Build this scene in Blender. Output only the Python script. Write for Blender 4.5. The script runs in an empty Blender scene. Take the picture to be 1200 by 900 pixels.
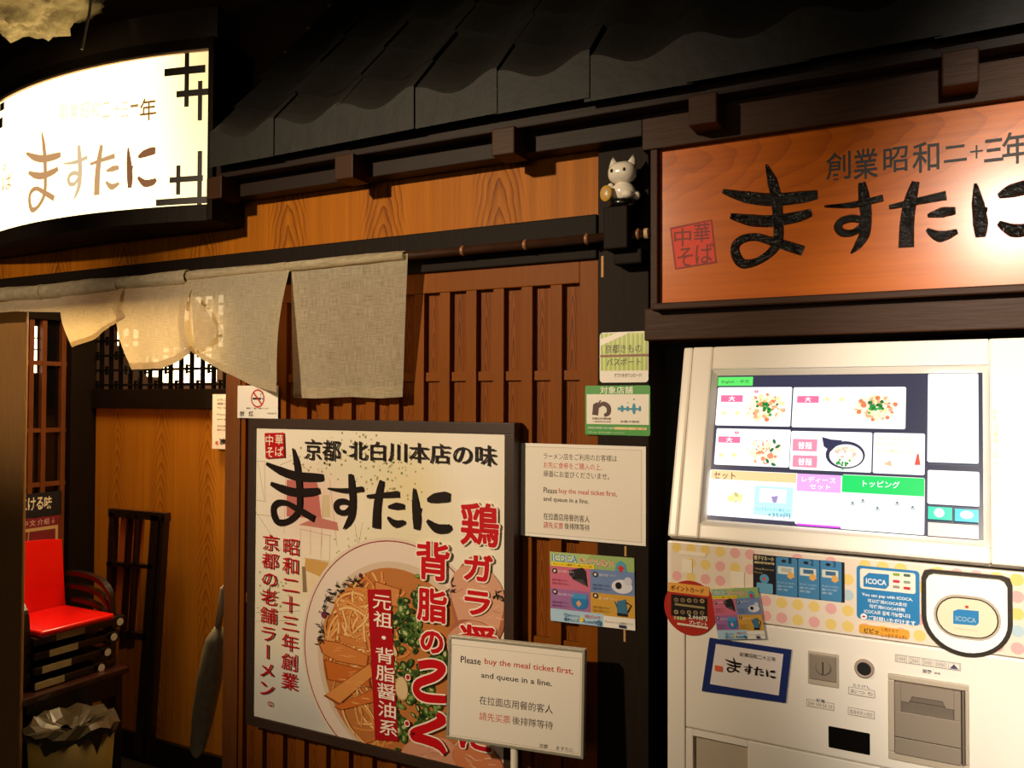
import bpy, bmesh, math, random
import numpy as np
from mathutils import Vector, Matrix
random.seed(7)
SC = bpy.context.scene
COL = SC.collection
R = math.radians
# ------------------------------------------------------------------ camera
FPX, YAW, PITCH, ROLL = 970.0, R(27.67), R(1.15), R(0.2)
cd = bpy.data.cameras.new('camera'); cam = bpy.data.objects.new('camera', cd); COL.objects.link(cam)
cd.sensor_width = 36; cd.lens = FPX/1200*36; cd.clip_start = .02
CR = Matrix.Rotation(YAW, 3, 'Z') @ Matrix.Rotation(R(90)+PITCH, 3, 'X') @ Matrix.Rotation(ROLL, 3, 'Z')
CP = Vector((0, -1.75, 1.65))
cam.matrix_world = Matrix.Translation(CP) @ CR.to_4x4()
SC.camera = cam
# ------------------------------------------------------------------ world, exposure
w = bpy.data.worlds.new('hall'); SC.world = w; w.use_nodes = True
w.node_tree.nodes['Background'].inputs[0].default_value = (1.0, .72, .45, 1)
w.node_tree.nodes['Background'].inputs[1].default_value = .012
vs = SC.view_settings
vs.view_transform = 'Standard'; vs.look = 'None'; vs.gamma = 1; vs.use_curve_mapping = False; vs.exposure = 0.0
# ------------------------------------------------------------------ lights (ceiling spots of the passage, lamps of the restaurant, an added curtain backlight)
def spot(name, loc, tgt, power, col, size, blend=.6, rad=.05):
    l = bpy.data.lights.new(name, 'SPOT'); l.energy = power; l.color = col; l.spot_size = R(size); l.spot_blend = blend; l.shadow_soft_size = rad
    o = bpy.data.objects.new(name, l); COL.objects.link(o); o.location = loc
    o.rotation_euler = (Vector(tgt)-Vector(loc)).to_track_quat('-Z', 'Y').to_euler()
def area(name, loc, tgt, power, col, sx, sy):
    l = bpy.data.lights.new(name, 'AREA'); l.energy = power; l.color = col; l.shape = 'RECTANGLE'; l.size = sx; l.size_y = sy
    o = bpy.data.objects.new(name, l); COL.objects.link(o); o.location = loc
    o.rotation_euler = (Vector(tgt)-Vector(loc)).to_track_quat('-Z', 'Y').to_euler()
WARM = (1, .77, .50)
spot('ceiling_spot', (.30, -3.2, 2.60), (.80, 0, 1.50), 700, (1, .87, .70), 41, .6, .06)
spot('ceiling_spot', (-1.95, -3.1, 2.80), (-1.20, 0, 1.68), 480, (1, .78, .52), 43, .95, .06)
spot('ceiling_spot', (-2.7, -3.0, 2.75), (-2.85, 0, 1.95), 230, (1, .76, .50), 24, .95, .06)
area('passage_glow', (-.4, -4.6, 1.9), (-.6, 0, 1.4), 11, (1, .80, .58), 2.5, 1.2)
area('entry_light', (-2.7, .42, 2.6), (-2.9, .55, 0), 40, (1, .68, .32), .9, .4)
area('curtain_backlight', (-2.6, .74, 2.18), (-2.3, -.08, 1.84), 34, (1, .72, .38), .9, .25)  # added backlight for the linen, standing in for the lamps behind the lattice
area('restaurant_light', (-3.2, 2.3, 2.9), (-3.2, 3.2, 1.7), 75, (1, .74, .5), 2.4, .5)

# ------------------------------------------------------------------ helpers
def lin(h, a=1):
    if not isinstance(h, str): return h
    h = h.lstrip('#'); c = [int(h[i:i+2], 16)/255 for i in (0, 2, 4)]
    return tuple([(x/12.92 if x <= .04045 else ((x+.055)/1.055)**2.4) for x in c]+[a])
def ray(px, py):
    return CR @ Vector(((px-600)/FPX, -(py-450)/FPX, -1))
def PY(px, py, Y):
    d = ray(px, py); return CP + d*((Y-CP.y)/d.y)
def PXX(px, py, X):
    d = ray(px, py); return CP + d*((X-CP.x)/d.x)
def PZ(px, py, Z):
    d = ray(px, py); return CP + d*((Z-CP.z)/d.z)
class Frame:
    """a flat plane in the place: origin, right, up, outward normal"""
    def __init__(s, O, U, V): s.O, s.U, s.V = Vector(O), Vector(U).normalized(), Vector(V).normalized(); s.N = s.U.cross(s.V)
    def uv(s, px, py, n=0):
        d = ray(px, py); o = s.O+s.N*n; t = (o-CP).dot(s.N)/d.dot(s.N); p = CP+d*t-o
        return (p.dot(s.U), p.dot(s.V))
    def pt(s, u, v, n=0): return s.O+s.U*u+s.V*v+s.N*n
    def rect(s, a, b, n=0):
        p, q = s.uv(*a, n), s.uv(*b, n); return (min(p[0], q[0]), min(p[1], q[1]), max(p[0], q[0]), max(p[1], q[1]))
def obj(name, bm, mat, parent=None, smooth=False, fix=True):
    if fix: bmesh.ops.recalc_face_normals(bm, faces=bm.faces)
    me = bpy.data.meshes.new(name); 
    if smooth:
        for f in bm.faces: f.smooth = True
    bm.to_mesh(me); bm.free()
    for m in (mat if isinstance(mat, (list, tuple)) else [mat]): me.materials.append(m)
    o = bpy.data.objects.new(name, me); COL.objects.link(o)
    if parent: 
        me.transform(wm(parent).inverted()); o.parent = parent
    return o
def wm(o):
    m = Matrix.LocRotScale(o.location, o.rotation_euler, None)
    return wm(o.parent) @ m if o.parent else m
def empty(name, loc, label=None, cat=None, group=None, kind=None, rz=0):
    o = bpy.data.objects.new(name, None); COL.objects.link(o); o.location = loc; o.rotation_euler = (0, 0, rz); o.empty_display_size = .05
    return tag(o, label, cat, group, kind)
def tag(o, label=None, cat=None, group=None, kind=None):
    for k, v in (('label', label), ('category', cat), ('group', group), ('kind', kind)):
        if v: o[k] = v
    return o
def struct(o, label=None): o['kind'] = 'structure'; o['label'] = label or o.name; return o
def box(bm, x0, y0, z0, x1, y1, z1, bev=0, M=None):
    vs_ = [bm.verts.new((x, y, z)) for z in (z0, z1) for y in (y0, y1) for x in (x0, x1)]
    fs = [bm.faces.new([vs_[i] for i in f]) for f in ((0, 2, 3, 1), (4, 5, 7, 6), (0, 1, 5, 4), (2, 6, 7, 3), (0, 4, 6, 2), (1, 3, 7, 5))]
    if bev: 
        es = list({e for f in fs for e in f.edges}); r = bmesh.ops.bevel(bm, geom=es, offset=bev, segments=2, affect='EDGES', profile=.6)
        vs_ = list({v for f in r['faces'] for v in f.verts} | {v for v in vs_ if v.is_valid})
    if M is not None:
        for v in vs_: v.co = M @ v.co
    return vs_
def fbox(bm, F, r, n0, n1, bev=0):
    """box on a frame: r = (u0, v0, u1, v1)"""
    M = Matrix(((F.U.x, F.N.x, F.V.x, F.O.x), (F.U.y, F.N.y, F.V.y, F.O.y), (F.U.z, F.N.z, F.V.z, F.O.z), (0, 0, 0, 1)))
    return box(bm, r[0], n0, r[1], r[2], n1, r[3], bev, M)
def prism(bm, F, pts, n0, n1):
    a = [bm.verts.new(F.pt(u, v, n0)) for u, v in pts]; b = [bm.verts.new(F.pt(u, v, n1)) for u, v in pts]
    bm.faces.new(a[::-1]); bm.faces.new(b)
    for i in range(len(pts)): j = (i+1) % len(pts); bm.faces.new((a[i], a[j], b[j], b[i]))
def tube(bm, pts, rad, seg=10, caps=True):
    rings = []; pts = [Vector(p) for p in pts]; n = len(pts); up = None
    for i, p in enumerate(pts):
        d = (pts[min(i+1, n-1)]-pts[max(i-1, 0)]).normalized()
        if up is None: up = Vector((0, 0, 1)) if abs(d.z) < .9 else Vector((1, 0, 0))
        a = d.cross(up).normalized(); b = a.cross(d); up = b
        r = rad[i] if isinstance(rad, (list, tuple)) else rad
        rings.append([bm.verts.new(p+(a*math.cos(2*math.pi*k/seg)+b*math.sin(2*math.pi*k/seg))*r) for k in range(seg)])
    for q, s in zip(rings, rings[1:]):
        for k in range(seg): bm.faces.new((q[k], q[(k+1) % seg], s[(k+1) % seg], s[k]))
    if caps: bm.faces.new(rings[0][::-1]); bm.faces.new(rings[-1])
def lathe(bm, c, prof, seg=20, F=None):
    """profile (r, h) around the vertical axis at c, or around a frame's normal"""
    rings = []
    for r, h in prof:
        ring = []
        for k in range(seg):
            a = 2*math.pi*k/seg
            if F: ring.append(bm.verts.new(F.pt(c[0]+r*math.cos(a), c[1]+r*math.sin(a), h)))
            else: ring.append(bm.verts.new((c[0]+r*math.cos(a), c[1]+r*math.sin(a), c[2]+h)))
        rings.append(ring)
    for q, s in zip(rings, rings[1:]):
        for k in range(seg): bm.faces.new((q[k], q[(k+1) % seg], s[(k+1) % seg], s[k]))
    bm.faces.new(rings[0][::-1]); bm.faces.new(rings[-1])
def rr(r, rad, seg=5):
    u0, v0, u1, v1 = r; rad = min(rad, (u1-u0)/2.01, (v1-v0)/2.01); out = []
    for cx, cy, a0 in ((u1-rad, v1-rad, 0), (u0+rad, v1-rad, 90), (u0+rad, v0+rad, 180), (u1-rad, v0+rad, 270)):
        for k in range(seg+1): a = R(a0+90*k/seg); out.append((cx+rad*math.cos(a), cy+rad*math.sin(a)))
    return out
def B(): return bmesh.new()

# ------------------------------------------------------------------ materials
def mat(name, col=None, rough=.5, metal=0, spec=.5, emit=None, es=0, coat=0):
    m = bpy.data.materials.new(name); m.use_nodes = True; b = m.node_tree.nodes['Principled BSDF']
    if col is not None: b.inputs['Base Color'].default_value = lin(col)
    b.inputs['Roughness'].default_value = rough; b.inputs['Metallic'].default_value = metal; b.inputs['Specular IOR Level'].default_value = spec
    b.inputs['Coat Weight'].default_value = coat
    if emit: b.inputs['Emission Color'].default_value = lin(emit); b.inputs['Emission Strength'].default_value = es
    return m
class NT:
    def __init__(s, m): s.t = m.node_tree; s.b = s.t.nodes['Principled BSDF']
    def n(s, typ, **k):
        x = s.t.nodes.new(typ)
        for a, v in k.items():
            if a.startswith('_'): setattr(x, a[1:], v)
        for a, v in k.items():
            if not a.startswith('_'):
                i = x.inputs[int(a[1:])] if a[0] == 'i' and a[1:].isdigit() else x.inputs[a.replace('__', ' ')]
                if isinstance(v, bpy.types.NodeSocket): s.t.links.new(v, i)
                else: i.default_value = v
        return x
    def l(s, a, b): s.t.links.new(a, b)
def grainy(name, c1, c2, scale=30, rough=.6, bump=.2, spec=.4, stretch=(1, 1, 1), metal=0, detail=4):
    m = mat(name, c1, rough, metal, spec); t = NT(m)
    tc = t.n('ShaderNodeTexCoord'); mp = t.n('ShaderNodeMapping', Vector=tc.outputs['Object'], Scale=stretch)
    no = t.n('ShaderNodeTexNoise', Vector=mp.outputs[0], Scale=scale, Detail=detail)
    mx = t.n('ShaderNodeMix', _data_type='RGBA', Factor=no.outputs[0]); mx.inputs[6].default_value = lin(c1); mx.inputs[7].default_value = lin(c2)
    t.l(mx.outputs[2], t.b.inputs['Base Color'])
    if bump: bu = t.n('ShaderNodeBump', Height=no.outputs[0], Strength=bump, Distance=.01); t.l(bu.outputs[0], t.b.inputs['Normal'])
    return m
def wood(name, c1, c2, pitch=.3, shift=0, rough=.42, axis='Z', cath=.75, fine=1, spec=.4, coat=0, z0=1.5, sharp=1, cr_=.3):
    """boards with cathedral grain: elongated rings repeated every `pitch` plus fine straight fibres along `axis`"""
    m = mat(name, c1, rough, 0, spec, coat=coat); t = NT(m); t.b.inputs['Coat Roughness'].default_value = cr_
    tc = t.n('ShaderNodeTexCoord'); ge = t.n('ShaderNodeNewGeometry'); sp = t.n('ShaderNodeSeparateXYZ', Vector=ge.outputs['Position'])
    a, g = (sp.outputs[0], sp.outputs[2]) if axis == 'Z' else (sp.outputs[2], sp.outputs[0])
    yy = t.n('ShaderNodeMath', _operation='MULTIPLY', i0=sp.outputs[1], i1=.7)
    a2 = t.n('ShaderNodeMath', _operation='ADD', i0=a, i1=yy.outputs[0])
    a3 = t.n('ShaderNodeMath', _operation='ADD', i0=a2.outputs[0], i1=shift+20*pitch)
    cell = t.n('ShaderNodeMath', _operation='DIVIDE', i0=a3.outputs[0], i1=pitch)
    fl = t.n('ShaderNodeMath', _operation='FLOOR', i0=cell.outputs[0])
    fr = t.n('ShaderNodeMath', _operation='FRACT', i0=cell.outputs[0])
    lx = t.n('ShaderNodeMath', _operation='SUBTRACT', i0=fr.outputs[0], i1=.5)
    wob = t.n('ShaderNodeTexNoise', _noise_dimensions='2D', Scale=2.2, Detail=2)
    cv = t.n('ShaderNodeCombineXYZ', X=fl.outputs[0], Y=g); t.l(cv.outputs[0], wob.inputs['Vector'])
    wo = t.n('ShaderNodeMath', _operation='MULTIPLY_ADD', i0=wob.outputs[0], i1=.12, i2=-.06)
    lx2 = t.n('ShaderNodeMath', _operation='ADD', i0=lx.outputs[0], i1=wo.outputs[0])
    off = t.n('ShaderNodeTexWhiteNoise', _noise_dimensions='1D', W=fl.outputs[0])
    gz = t.n('ShaderNodeMath', _operation='SUBTRACT', i0=g, i1=z0)
    gz2 = t.n('ShaderNodeMath', _operation='MULTIPLY_ADD', i0=off.outputs[0], i1=.8, i2=gz.outputs[0])
    ax = t.n('ShaderNodeMath', _operation='ABSOLUTE', i0=lx2.outputs[0])
    pw = t.n('ShaderNodeMath', _operation='POWER', i0=ax.outputs[0], i1=1.35)
    k1 = t.n('ShaderNodeMath', _operation='MULTIPLY', i0=pw.outputs[0], i1=24*cath)
    k2 = t.n('ShaderNodeMath', _operation='MULTIPLY_ADD', i0=gz2.outputs[0], i1=2.6, i2=k1.outputs[0])
    nz = t.n('ShaderNodeTexNoise', Vector=ge.outputs['Position'], Scale=9, Detail=3)
    k3 = t.n('ShaderNodeMath', _operation='MULTIPLY_ADD', i0=nz.outputs[0], i1=.35, i2=k2.outputs[0])
    k4 = t.n('ShaderNodeMath', _operation='MULTIPLY', i0=k3.outputs[0], i1=6.0)
    f2 = t.n('ShaderNodeMath', _operation='FRACT', i0=k4.outputs[0])
    late = t.n('ShaderNodeMath', _operation='POWER', i0=f2.outputs[0], i1=3)
    # cathedral only in the middle of each board
    win = t.n('ShaderNodeMapRange', Value=ax.outputs[0]); win.inputs[1].default_value = .16; win.inputs[2].default_value = .22; win.inputs[3].default_value = 1; win.inputs[4].default_value = .12
    lc = t.n('ShaderNodeMath', _operation='MULTIPLY', i0=late.outputs[0], i1=win.outputs[0])
    fx = (60, 60, 1.2) if axis == 'Z' else (1.2, 60, 60)
    mp = t.n('ShaderNodeMapping', Vector=ge.outputs['Position'], Scale=fx)
    fn = t.n('ShaderNodeTexNoise', Vector=mp.outputs[0], Scale=fine, Detail=5, Roughness=.6)
    s1 = t.n('ShaderNodeMath', _operation='MULTIPLY_ADD', i0=fn.outputs[0], i1=1.1, i2=-.25)
    s2 = t.n('ShaderNodeMath', _operation='MULTIPLY_ADD', i0=lc.outputs[0], i1=.75*sharp, i2=s1.outputs[0], _use_clamp=True)
    mx = t.n('ShaderNodeMix', _data_type='RGBA', Factor=s2.outputs[0]); mx.inputs[6].default_value = lin(c1); mx.inputs[7].default_value = lin(c2)
    t.l(mx.outputs[2], t.b.inputs['Base Color'])
    bu = t.n('ShaderNodeBump', Height=s2.outputs[0], Strength=.12, Distance=.004); t.l(bu.outputs[0], t.b.inputs['Normal'])
    return m
M_door = wood('reddish_cedar', '#8a4a0e', '#4c2406', .0765, .03, .5, cath=.15, spec=.1)
M_slat = grainy('red_brown_stain', '#80460c', '#6d3906', 12, .5, .05, .1, (8, 8, .6))
M_transom = wood('orange_cedar_board', '#b0680f', '#6a3608', .34, .10, .5, cath=.22, spec=.1)
M_rear = wood('golden_cedar_board', '#bd7c1e', '#80480e', .30, .02, .5, cath=.16, sharp=.9, spec=.2)
M_sign = wood('carved_sign_board', '#d06a08', '#904004', .5, .1, .34, 'X', cath=.15, coat=.3, spec=.05, cr_=.22, sharp=.45)
M_dark = grainy('blackened_wood', '#1c120a', '#100a05', 14, .6, .08, .1, (10, 10, 1))
M_beam = grainy('dark_brown_beam', '#221006', '#160a04', 10, .55, .08, .2, (1, 8, 10))
M_strip = grainy('brown_trim_wood', '#40240f', '#2e1808', 14, .5, .08, .15, (1, 8, 10))
M_post = grainy('charcoal_post', '#241a12', '#18110c', 12, .6, .1, .1, (10, 10, 1))
M_jamb = grainy('brown_jamb', '#7c481e', '#603311', 12, .45, .06, .4, (10, 10, 1))
M_tile = grainy('smoked_clay_tile', '#1f1d18', '#11100d', 22, .6, .25, .3)
M_part = grainy('tan_brown_board', '#a87c48', '#8a6234', 9, .5, .05, .35, (10, 10, 1))
M_black = mat('black_void', '#050403', .8)
M_blackgloss = mat('black_lacquer', '#0b0908', .22, 0, .5)
M_floor = grainy('dark_floor_tile', '#2a2420', '#1a1613', 6, .4, .05)
M_white = mat('cream_enamel', '#f2eadf', .32, 0, .5, coat=.2)
M_white2 = mat('warm_grey_plastic', '#b9ab99', .45)
M_grey = mat('taupe_plastic', '#8d8072', .5)
M_grey2 = mat('dark_taupe_plastic', '#6a5f54', .5)
M_chrome = mat('dark_chrome', '#8d8378', .22, .9)
M_seam = mat('panel_gap', '#2b2119', .8)
M_paperw = mat('white_paper', '#e9e2d8', .4, 0, .4, coat=.15)
M_frame = grainy('dark_poster_frame', '#3c2b20', '#2e2018', 10, .45, .05)
M_signwhite = mat('white_sign_frame', '#d9d2c0', .4)
M_char = mat('carved_black_lacquer', '#14100c', .25, 0, .6); _t = NT(M_char)
_g = _t.n('ShaderNodeNewGeometry'); _n = _t.n('ShaderNodeTexNoise', Vector=_g.outputs['Position'], Scale=150, Detail=2); _u = _t.n('ShaderNodeBump', Height=_n.outputs[0], Strength=1, Distance=.012); _t.l(_u.outputs[0], _t.b.inputs['Normal'])
M_bamboo = grainy('smoked_bamboo', '#4a2f20', '#2c1a10', 20, .35, .05)
M_rock = grainy('pale_rough_stone', '#f0e2b8', '#85693a', 34, .8, 1.0, .3, detail=8)
# printed matter: colours carried per face
def printed(name, emit=0, rough=.35, coat=.2):
    m = mat(name, None, rough, coat=coat); t = NT(m); a = t.n('ShaderNodeAttribute', _attribute_name='Col')
    if emit: t.b.inputs['Base Color'].default_value = (.02, .02, .02, 1); t.l(a.outputs[0], t.b.inputs['Emission Color']); t.b.inputs['Emission Strength'].default_value = emit
    else: t.l(a.outputs[0], t.b.inputs['Base Color'])
    return m
M_print = printed('printed_ink'); M_matte = printed('matte_print', rough=.6, coat=0); M_screen = printed('backlit_screen', 1.35, .15)
M_lit = printed('backlit_acrylic', 1.0, .3)

# ------------------------------------------------------------------ glyphs
_gc = {}
def glyph(s, bold=0, res=2):
    k = (s, round(bold, 3), res)
    if k in _gc: return _gc[k]
    c = bpy.data.curves.new('t', 'FONT'); c.body = s; c.offset = bold; c.resolution_u = res
    o = bpy.data.objects.new('t', c); COL.objects.link(o)
    me = bpy.data.meshes.new_from_object(o)
    v = [(p.co.x, p.co.y) for p in me.vertices]; f = [tuple(p.vertices) for p in me.polygons]
    bpy.data.objects.remove(o); bpy.data.curves.remove(c); bpy.data.meshes.remove(me)
    _gc[k] = (v, f); return v, f
def clip_poly(p, r):
    for ax, lim, sg in ((0, r[0], 1), (0, r[2], -1), (1, r[1], 1), (1, r[3], -1)):
        q = []
        for i in range(len(p)):
            a, b = p[i-1], p[i]; ia, ib = (a[ax]-lim)*sg >= 0, (b[ax]-lim)*sg >= 0
            if ia != ib: t = (lim-a[ax])/(b[ax]-a[ax]); q.append((a[0]+(b[0]-a[0])*t, a[1]+(b[1]-a[1])*t))
            if ib: q.append(b)
        p = q
        if len(p) < 3: return []
    return p
class Print:
    """flat print on a frame; positions are given where they were read off and laid down on the plane"""
    def __init__(s, F, n=0, dz=.00006, clip=None): s.F, s.n, s.dz, s.L, s.P, s.clip, s.guess = F, n, dz, 0, [], clip, False
    def uv(s, p): return s.F.uv(p[0], p[1], s.n)
    def poly(s, uvs, col, layer=True):
        if layer: s.L += 1
        if s.clip: uvs = clip_poly(list(uvs), s.clip)
        if len(uvs) >= 3: s.P.append((uvs, s.L, lin(col)))
    def ppoly(s, pts, col): s.poly([s.uv(p) for p in pts], col)
    def rect(s, a, b, col, rad=0):
        r = s.F.rect(a, b, s.n); s.poly(rr(r, rad) if rad else [(r[0], r[1]), (r[2], r[1]), (r[2], r[3]), (r[0], r[3])], col)
    def ring(s, a, b, col, wd, inner, rad=0):
        s.rect(a, b, col, rad); r = s.F.rect(a, b, s.n); r = (r[0]+wd, r[1]+wd, r[2]-wd, r[3]-wd)
        s.poly(rr(r, max(rad-wd, .0003)) , inner)
    def disc(s, c, rx, col, ry=None, seg=20, ang=0):
        """centre in picture coordinates, radii in metres"""
        u, v = s.uv(c); ry = ry or rx; ca, sa = math.cos(ang), math.sin(ang)
        s.poly([(u+rx*math.cos(t)*ca-ry*math.sin(t)*sa, v+rx*math.cos(t)*sa+ry*math.sin(t)*ca) for t in [2*math.pi*k/seg for k in range(seg)]], col)
    def line(s, pts, wd, col, uvin=False):
        """stroke with per-point widths (metres)"""
        q = pts if uvin else [s.uv(p) for p in pts]; s.L += 1; L, Rr = stroke_sides(q, wd)
        for i in range(len(q)-1): s.L += .08; s.poly([L[i], L[i+1], Rr[i+1], Rr[i]], col, False)
    def text(s, t, a, b, col, bold=0, res=2, rot=0, fit=True, xoff=0):
        v, f = glyph(t, bold, res); r = s.F.rect(a, b, s.n)
        if s.guess: p, q = s.uv(a), s.uv((a[0], b[1])); r = (r[0], q[1], r[2], p[1])
        s.put(v, f, r, col, rot)
    def put(s, v, f, r, col, rot=0, box=None):
        if not v: return
        if rot: v = [(y, -x) for x, y in v]
        x0, x1, y0, y1 = box or (min(p[0] for p in v), max(p[0] for p in v), min(p[1] for p in v), max(p[1] for p in v))
        sx, sy = (r[2]-r[0])/(x1-x0 or 1), (r[3]-r[1])/(y1-y0 or 1); s.L += 1
        q = [(r[0]+(x-x0)*sx, r[1]+(y-y0)*sy) for x, y in v]
        for g in f: s.poly([q[i] for i in g], col, False)
    def vtext(s, t, a, b, col, bold=0, res=2, skew=0, xs=1.0):
        """vertical writing, one em cell per character"""
        r = s.F.rect(a, b, s.n); n = len(t); h = (r[3]-r[1])/n; L0 = s.L+1
        for i, ch in enumerate(t):
            if ch == ' ': continue
            v, f = glyph(ch, 0 if ch == '。' else bold, res); du = skew*(i/max(n-1, 1)); cb = (-.02, 1.02, -.14, .92)
            if ch == 'ー': v = [(.5+(y-.38), .39-(x-.5)) for x, y in v]
            if ch == '。': v = [(x+.55, y+.5) for x, y in v]
            s.put(v, f, (r[0]+du, r[3]-(i+1)*h, r[2]+du, r[3]-i*h), col, 0, cb); s.L = L0
    def chars(s, t, a, b, col, bold=0, res=2):
        """horizontal writing in equal cells"""
        r = s.F.rect(a, b, s.n); n = len(t); wd = (r[2]-r[0])/n; L0 = s.L+1
        if s.guess: p, q = s.uv(a), s.uv((a[0], b[1])); r = (r[0], q[1], r[2], p[1])
        for i, ch in enumerate(t):
            v, f = glyph(ch, bold, res); s.put(v, f, (r[0]+i*wd, r[1], r[0]+(i+1)*wd, r[3]), col, 0, (0, 1, -.1, .9)); s.L = L0
    def build(s, name, material, parent=None, proj=None):
        me = bpy.data.meshes.new(name); V = []; Fc = []; C = []
        for uvs, L, c in s.P:
            k = len(V)
            for u, v in uvs: V.append(proj(u, v, s.n+L*s.dz) if proj else s.F.pt(u, v, s.n+L*s.dz))
            Fc.append(tuple(range(k, len(V)))); C += [c]*len(uvs)
        me.from_pydata(V, [], Fc)
        at = me.color_attributes.new('Col', 'FLOAT_COLOR', 'CORNER'); at.data.foreach_set('color', [x for c in C for x in c])
        me.materials.append(material); o = bpy.data.objects.new(name, me); COL.objects.link(o)
        if parent: me.transform(wm(parent).inverted()); o.parent = parent
        return o
def stroke_sides(q, wd):
    L, Rr = [], []; n = len(q)
    for i in range(n):
        a, b = q[max(i-1, 0)], q[min(i+1, n-1)]; dx, dy = b[0]-a[0], b[1]-a[1]; l = math.hypot(dx, dy) or 1; nx, ny = -dy/l, dx/l
        h = (wd[i] if isinstance(wd, (list, tuple)) else wd)/2; L.append((q[i][0]+nx*h, q[i][1]+ny*h)); Rr.append((q[i][0]-nx*h, q[i][1]-ny*h))
    return L, Rr
def cr(pts, wd, k=5):
    """Catmull-Rom resample of a stroke"""
    P, W = [], []; n = len(pts)
    for i in range(n-1):
        p0, p1, p2, p3 = pts[max(i-1, 0)], pts[i], pts[i+1], pts[min(i+2, n-1)]
        for j in range(k):
            t = j/k; P.append(tuple(.5*((2*b)+(-a+c)*t+(2*a-5*b+4*c-d)*t*t+(-a+3*b-3*c+d)*t**3) for a, b, c, d in zip(p0, p1, p2, p3))); W.append(wd[i]*(1-t)+wd[i+1]*t)
    P.append(pts[-1]); W.append(wd[-1]); return P, W
# brush writing of the shop's name: strokes in their own flat coordinates, read off the carved board
BR = [([(847, 224), (875, 231), (905, 234), (940, 231), (958, 228)], [4, 11, 12, 11, 8]),
      ([(856, 253), (880, 258), (905, 259), (935, 254), (951, 249)], [5, 11, 11, 10, 7]),
      ([(898, 193), (905, 212), (910, 235), (912, 260), (912, 280), (905, 294), (888, 306), (871, 309), (863, 300), (862, 288), (871, 280), (887, 278), (905, 283), (922, 288), (941, 294)], [2, 9, 10, 9, 9, 8, 7, 9, 9, 8, 8, 7, 8, 9, 9]),
      ([(966, 242), (1000, 240), (1035, 232)], [2, 6, 6]), ([(1010, 214), (1013, 235), (1015, 255), (1013, 274), (1006, 287), (997, 297)], [6, 10, 9, 9, 7, 1]),
      ([(1013, 259), (1000, 256), (987, 259), (982, 266), (988, 273), (1001, 272), (1011, 263)], [6, 7, 7, 7, 7, 6, 5]),
      ([(1042, 243), (1070, 237), (1109, 229)], [4, 6, 8]), ([(1073, 213), (1067, 235), (1063, 260), (1062, 290)], [6, 10, 11, 12]),
      ([(1087, 253), (1104, 249), (1120, 247)], [3, 9, 6]), ([(1086, 269), (1102, 277), (1122, 271)], [3, 10, 4]),
      ([(1143, 215), (1146, 238), (1149, 262), (1149, 278)], [2, 9, 11, 7]), ([(1149, 256), (1153, 250), (1156, 243)], [5, 4, 2]),
      ([(1170, 230), (1185, 224), (1205, 219), (1214, 218)], [4, 11, 12, 9]), ([(1170, 261), (1188, 270), (1207, 268), (1217, 263)], [4, 11, 10, 5])]
FS = Frame((0, -.03, 1.65), (1, 0, 0), (0, 0, 1))      # plane of the carved board
_k = (FS.uv(1010, 250)[0]-FS.uv(1000, 250)[0])/10
BR = [(p, [x*1.38 for x in w_]) for p, w_ in BR]
BRS = [cr([FS.uv(*p) for p in pts], [x*_k for x in wd]) for pts, wd in BR]
bx0 = min(p[0] for P_, W_ in BRS for p in P_); bx1 = max(p[0] for P_, W_ in BRS for p in P_)
by0 = min(p[1] for P_, W_ in BRS for p in P_); by1 = max(p[1] for P_, W_ in BRS for p in P_)
def brush(pr, a, b, col, wmul=1.0, sl=(0, 14)):
    r = pr.F.rect(a, b, pr.n); sx, sy = (r[2]-r[0])/(bx1-bx0), (r[3]-r[1])/(by1-by0); L0 = pr.L+1
    for P_, W_ in BRS[sl[0]:sl[1]]:
        pr.line([(r[0]+(x-bx0)*sx, r[1]+(y-by0)*sy) for x, y in P_], [x*(sx+sy)/2*wmul for x in W_], col, True)

# ================================================================== STRUCTURE
def sbox(name, x0, y0, z0, x1, y1, z1, m, bev=0, parent=None):
    bm = B(); box(bm, x0, y0, z0, x1, y1, z1, bev); o = obj(name, bm, m, parent)
    return o
# floor, ceiling, side walls
bm = B(); box(bm, -7, -5, -.05, 3, 6, 0); struct(obj('floor', bm, M_floor), 'dark tiled passage floor')
bm = B(); box(bm, -7, -.2, 3.2, 3, 6, 3.25); struct(obj('ceiling', bm, M_black), 'black ceiling above the eave')
XJ0, XJ1 = PY(265, 500, 0).x, PY(282, 500, 0).x          # right jamb of the doorway
XP0, XP1 = PY(701, 500, 0).x, PY(761, 500, 0).x          # dark post
XL = PY(28, 500, 0).x                                    # left edge of doorway
ZR = PY(600, 312, 0).z                                   # underside of the black lintel over the lattice
ZT0, ZT1 = PY(500, 274, -.012).z, PY(500, 203.5, 0).z      # transom board
# left partition
bm = B(); box(bm, -6.5, 0, 0, XL, .012, PY(20, 345, 0).z+.05, .003); struct(obj('wall_left', bm, M_part), 'brown board partition left of the doorway')
# jamb
bm = B(); box(bm, XJ0, -.004, 0, XJ1, .09, ZR+.02, .003); struct(obj('trim_1', bm, M_jamb), 'brown jamb on the right of the doorway')
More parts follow.
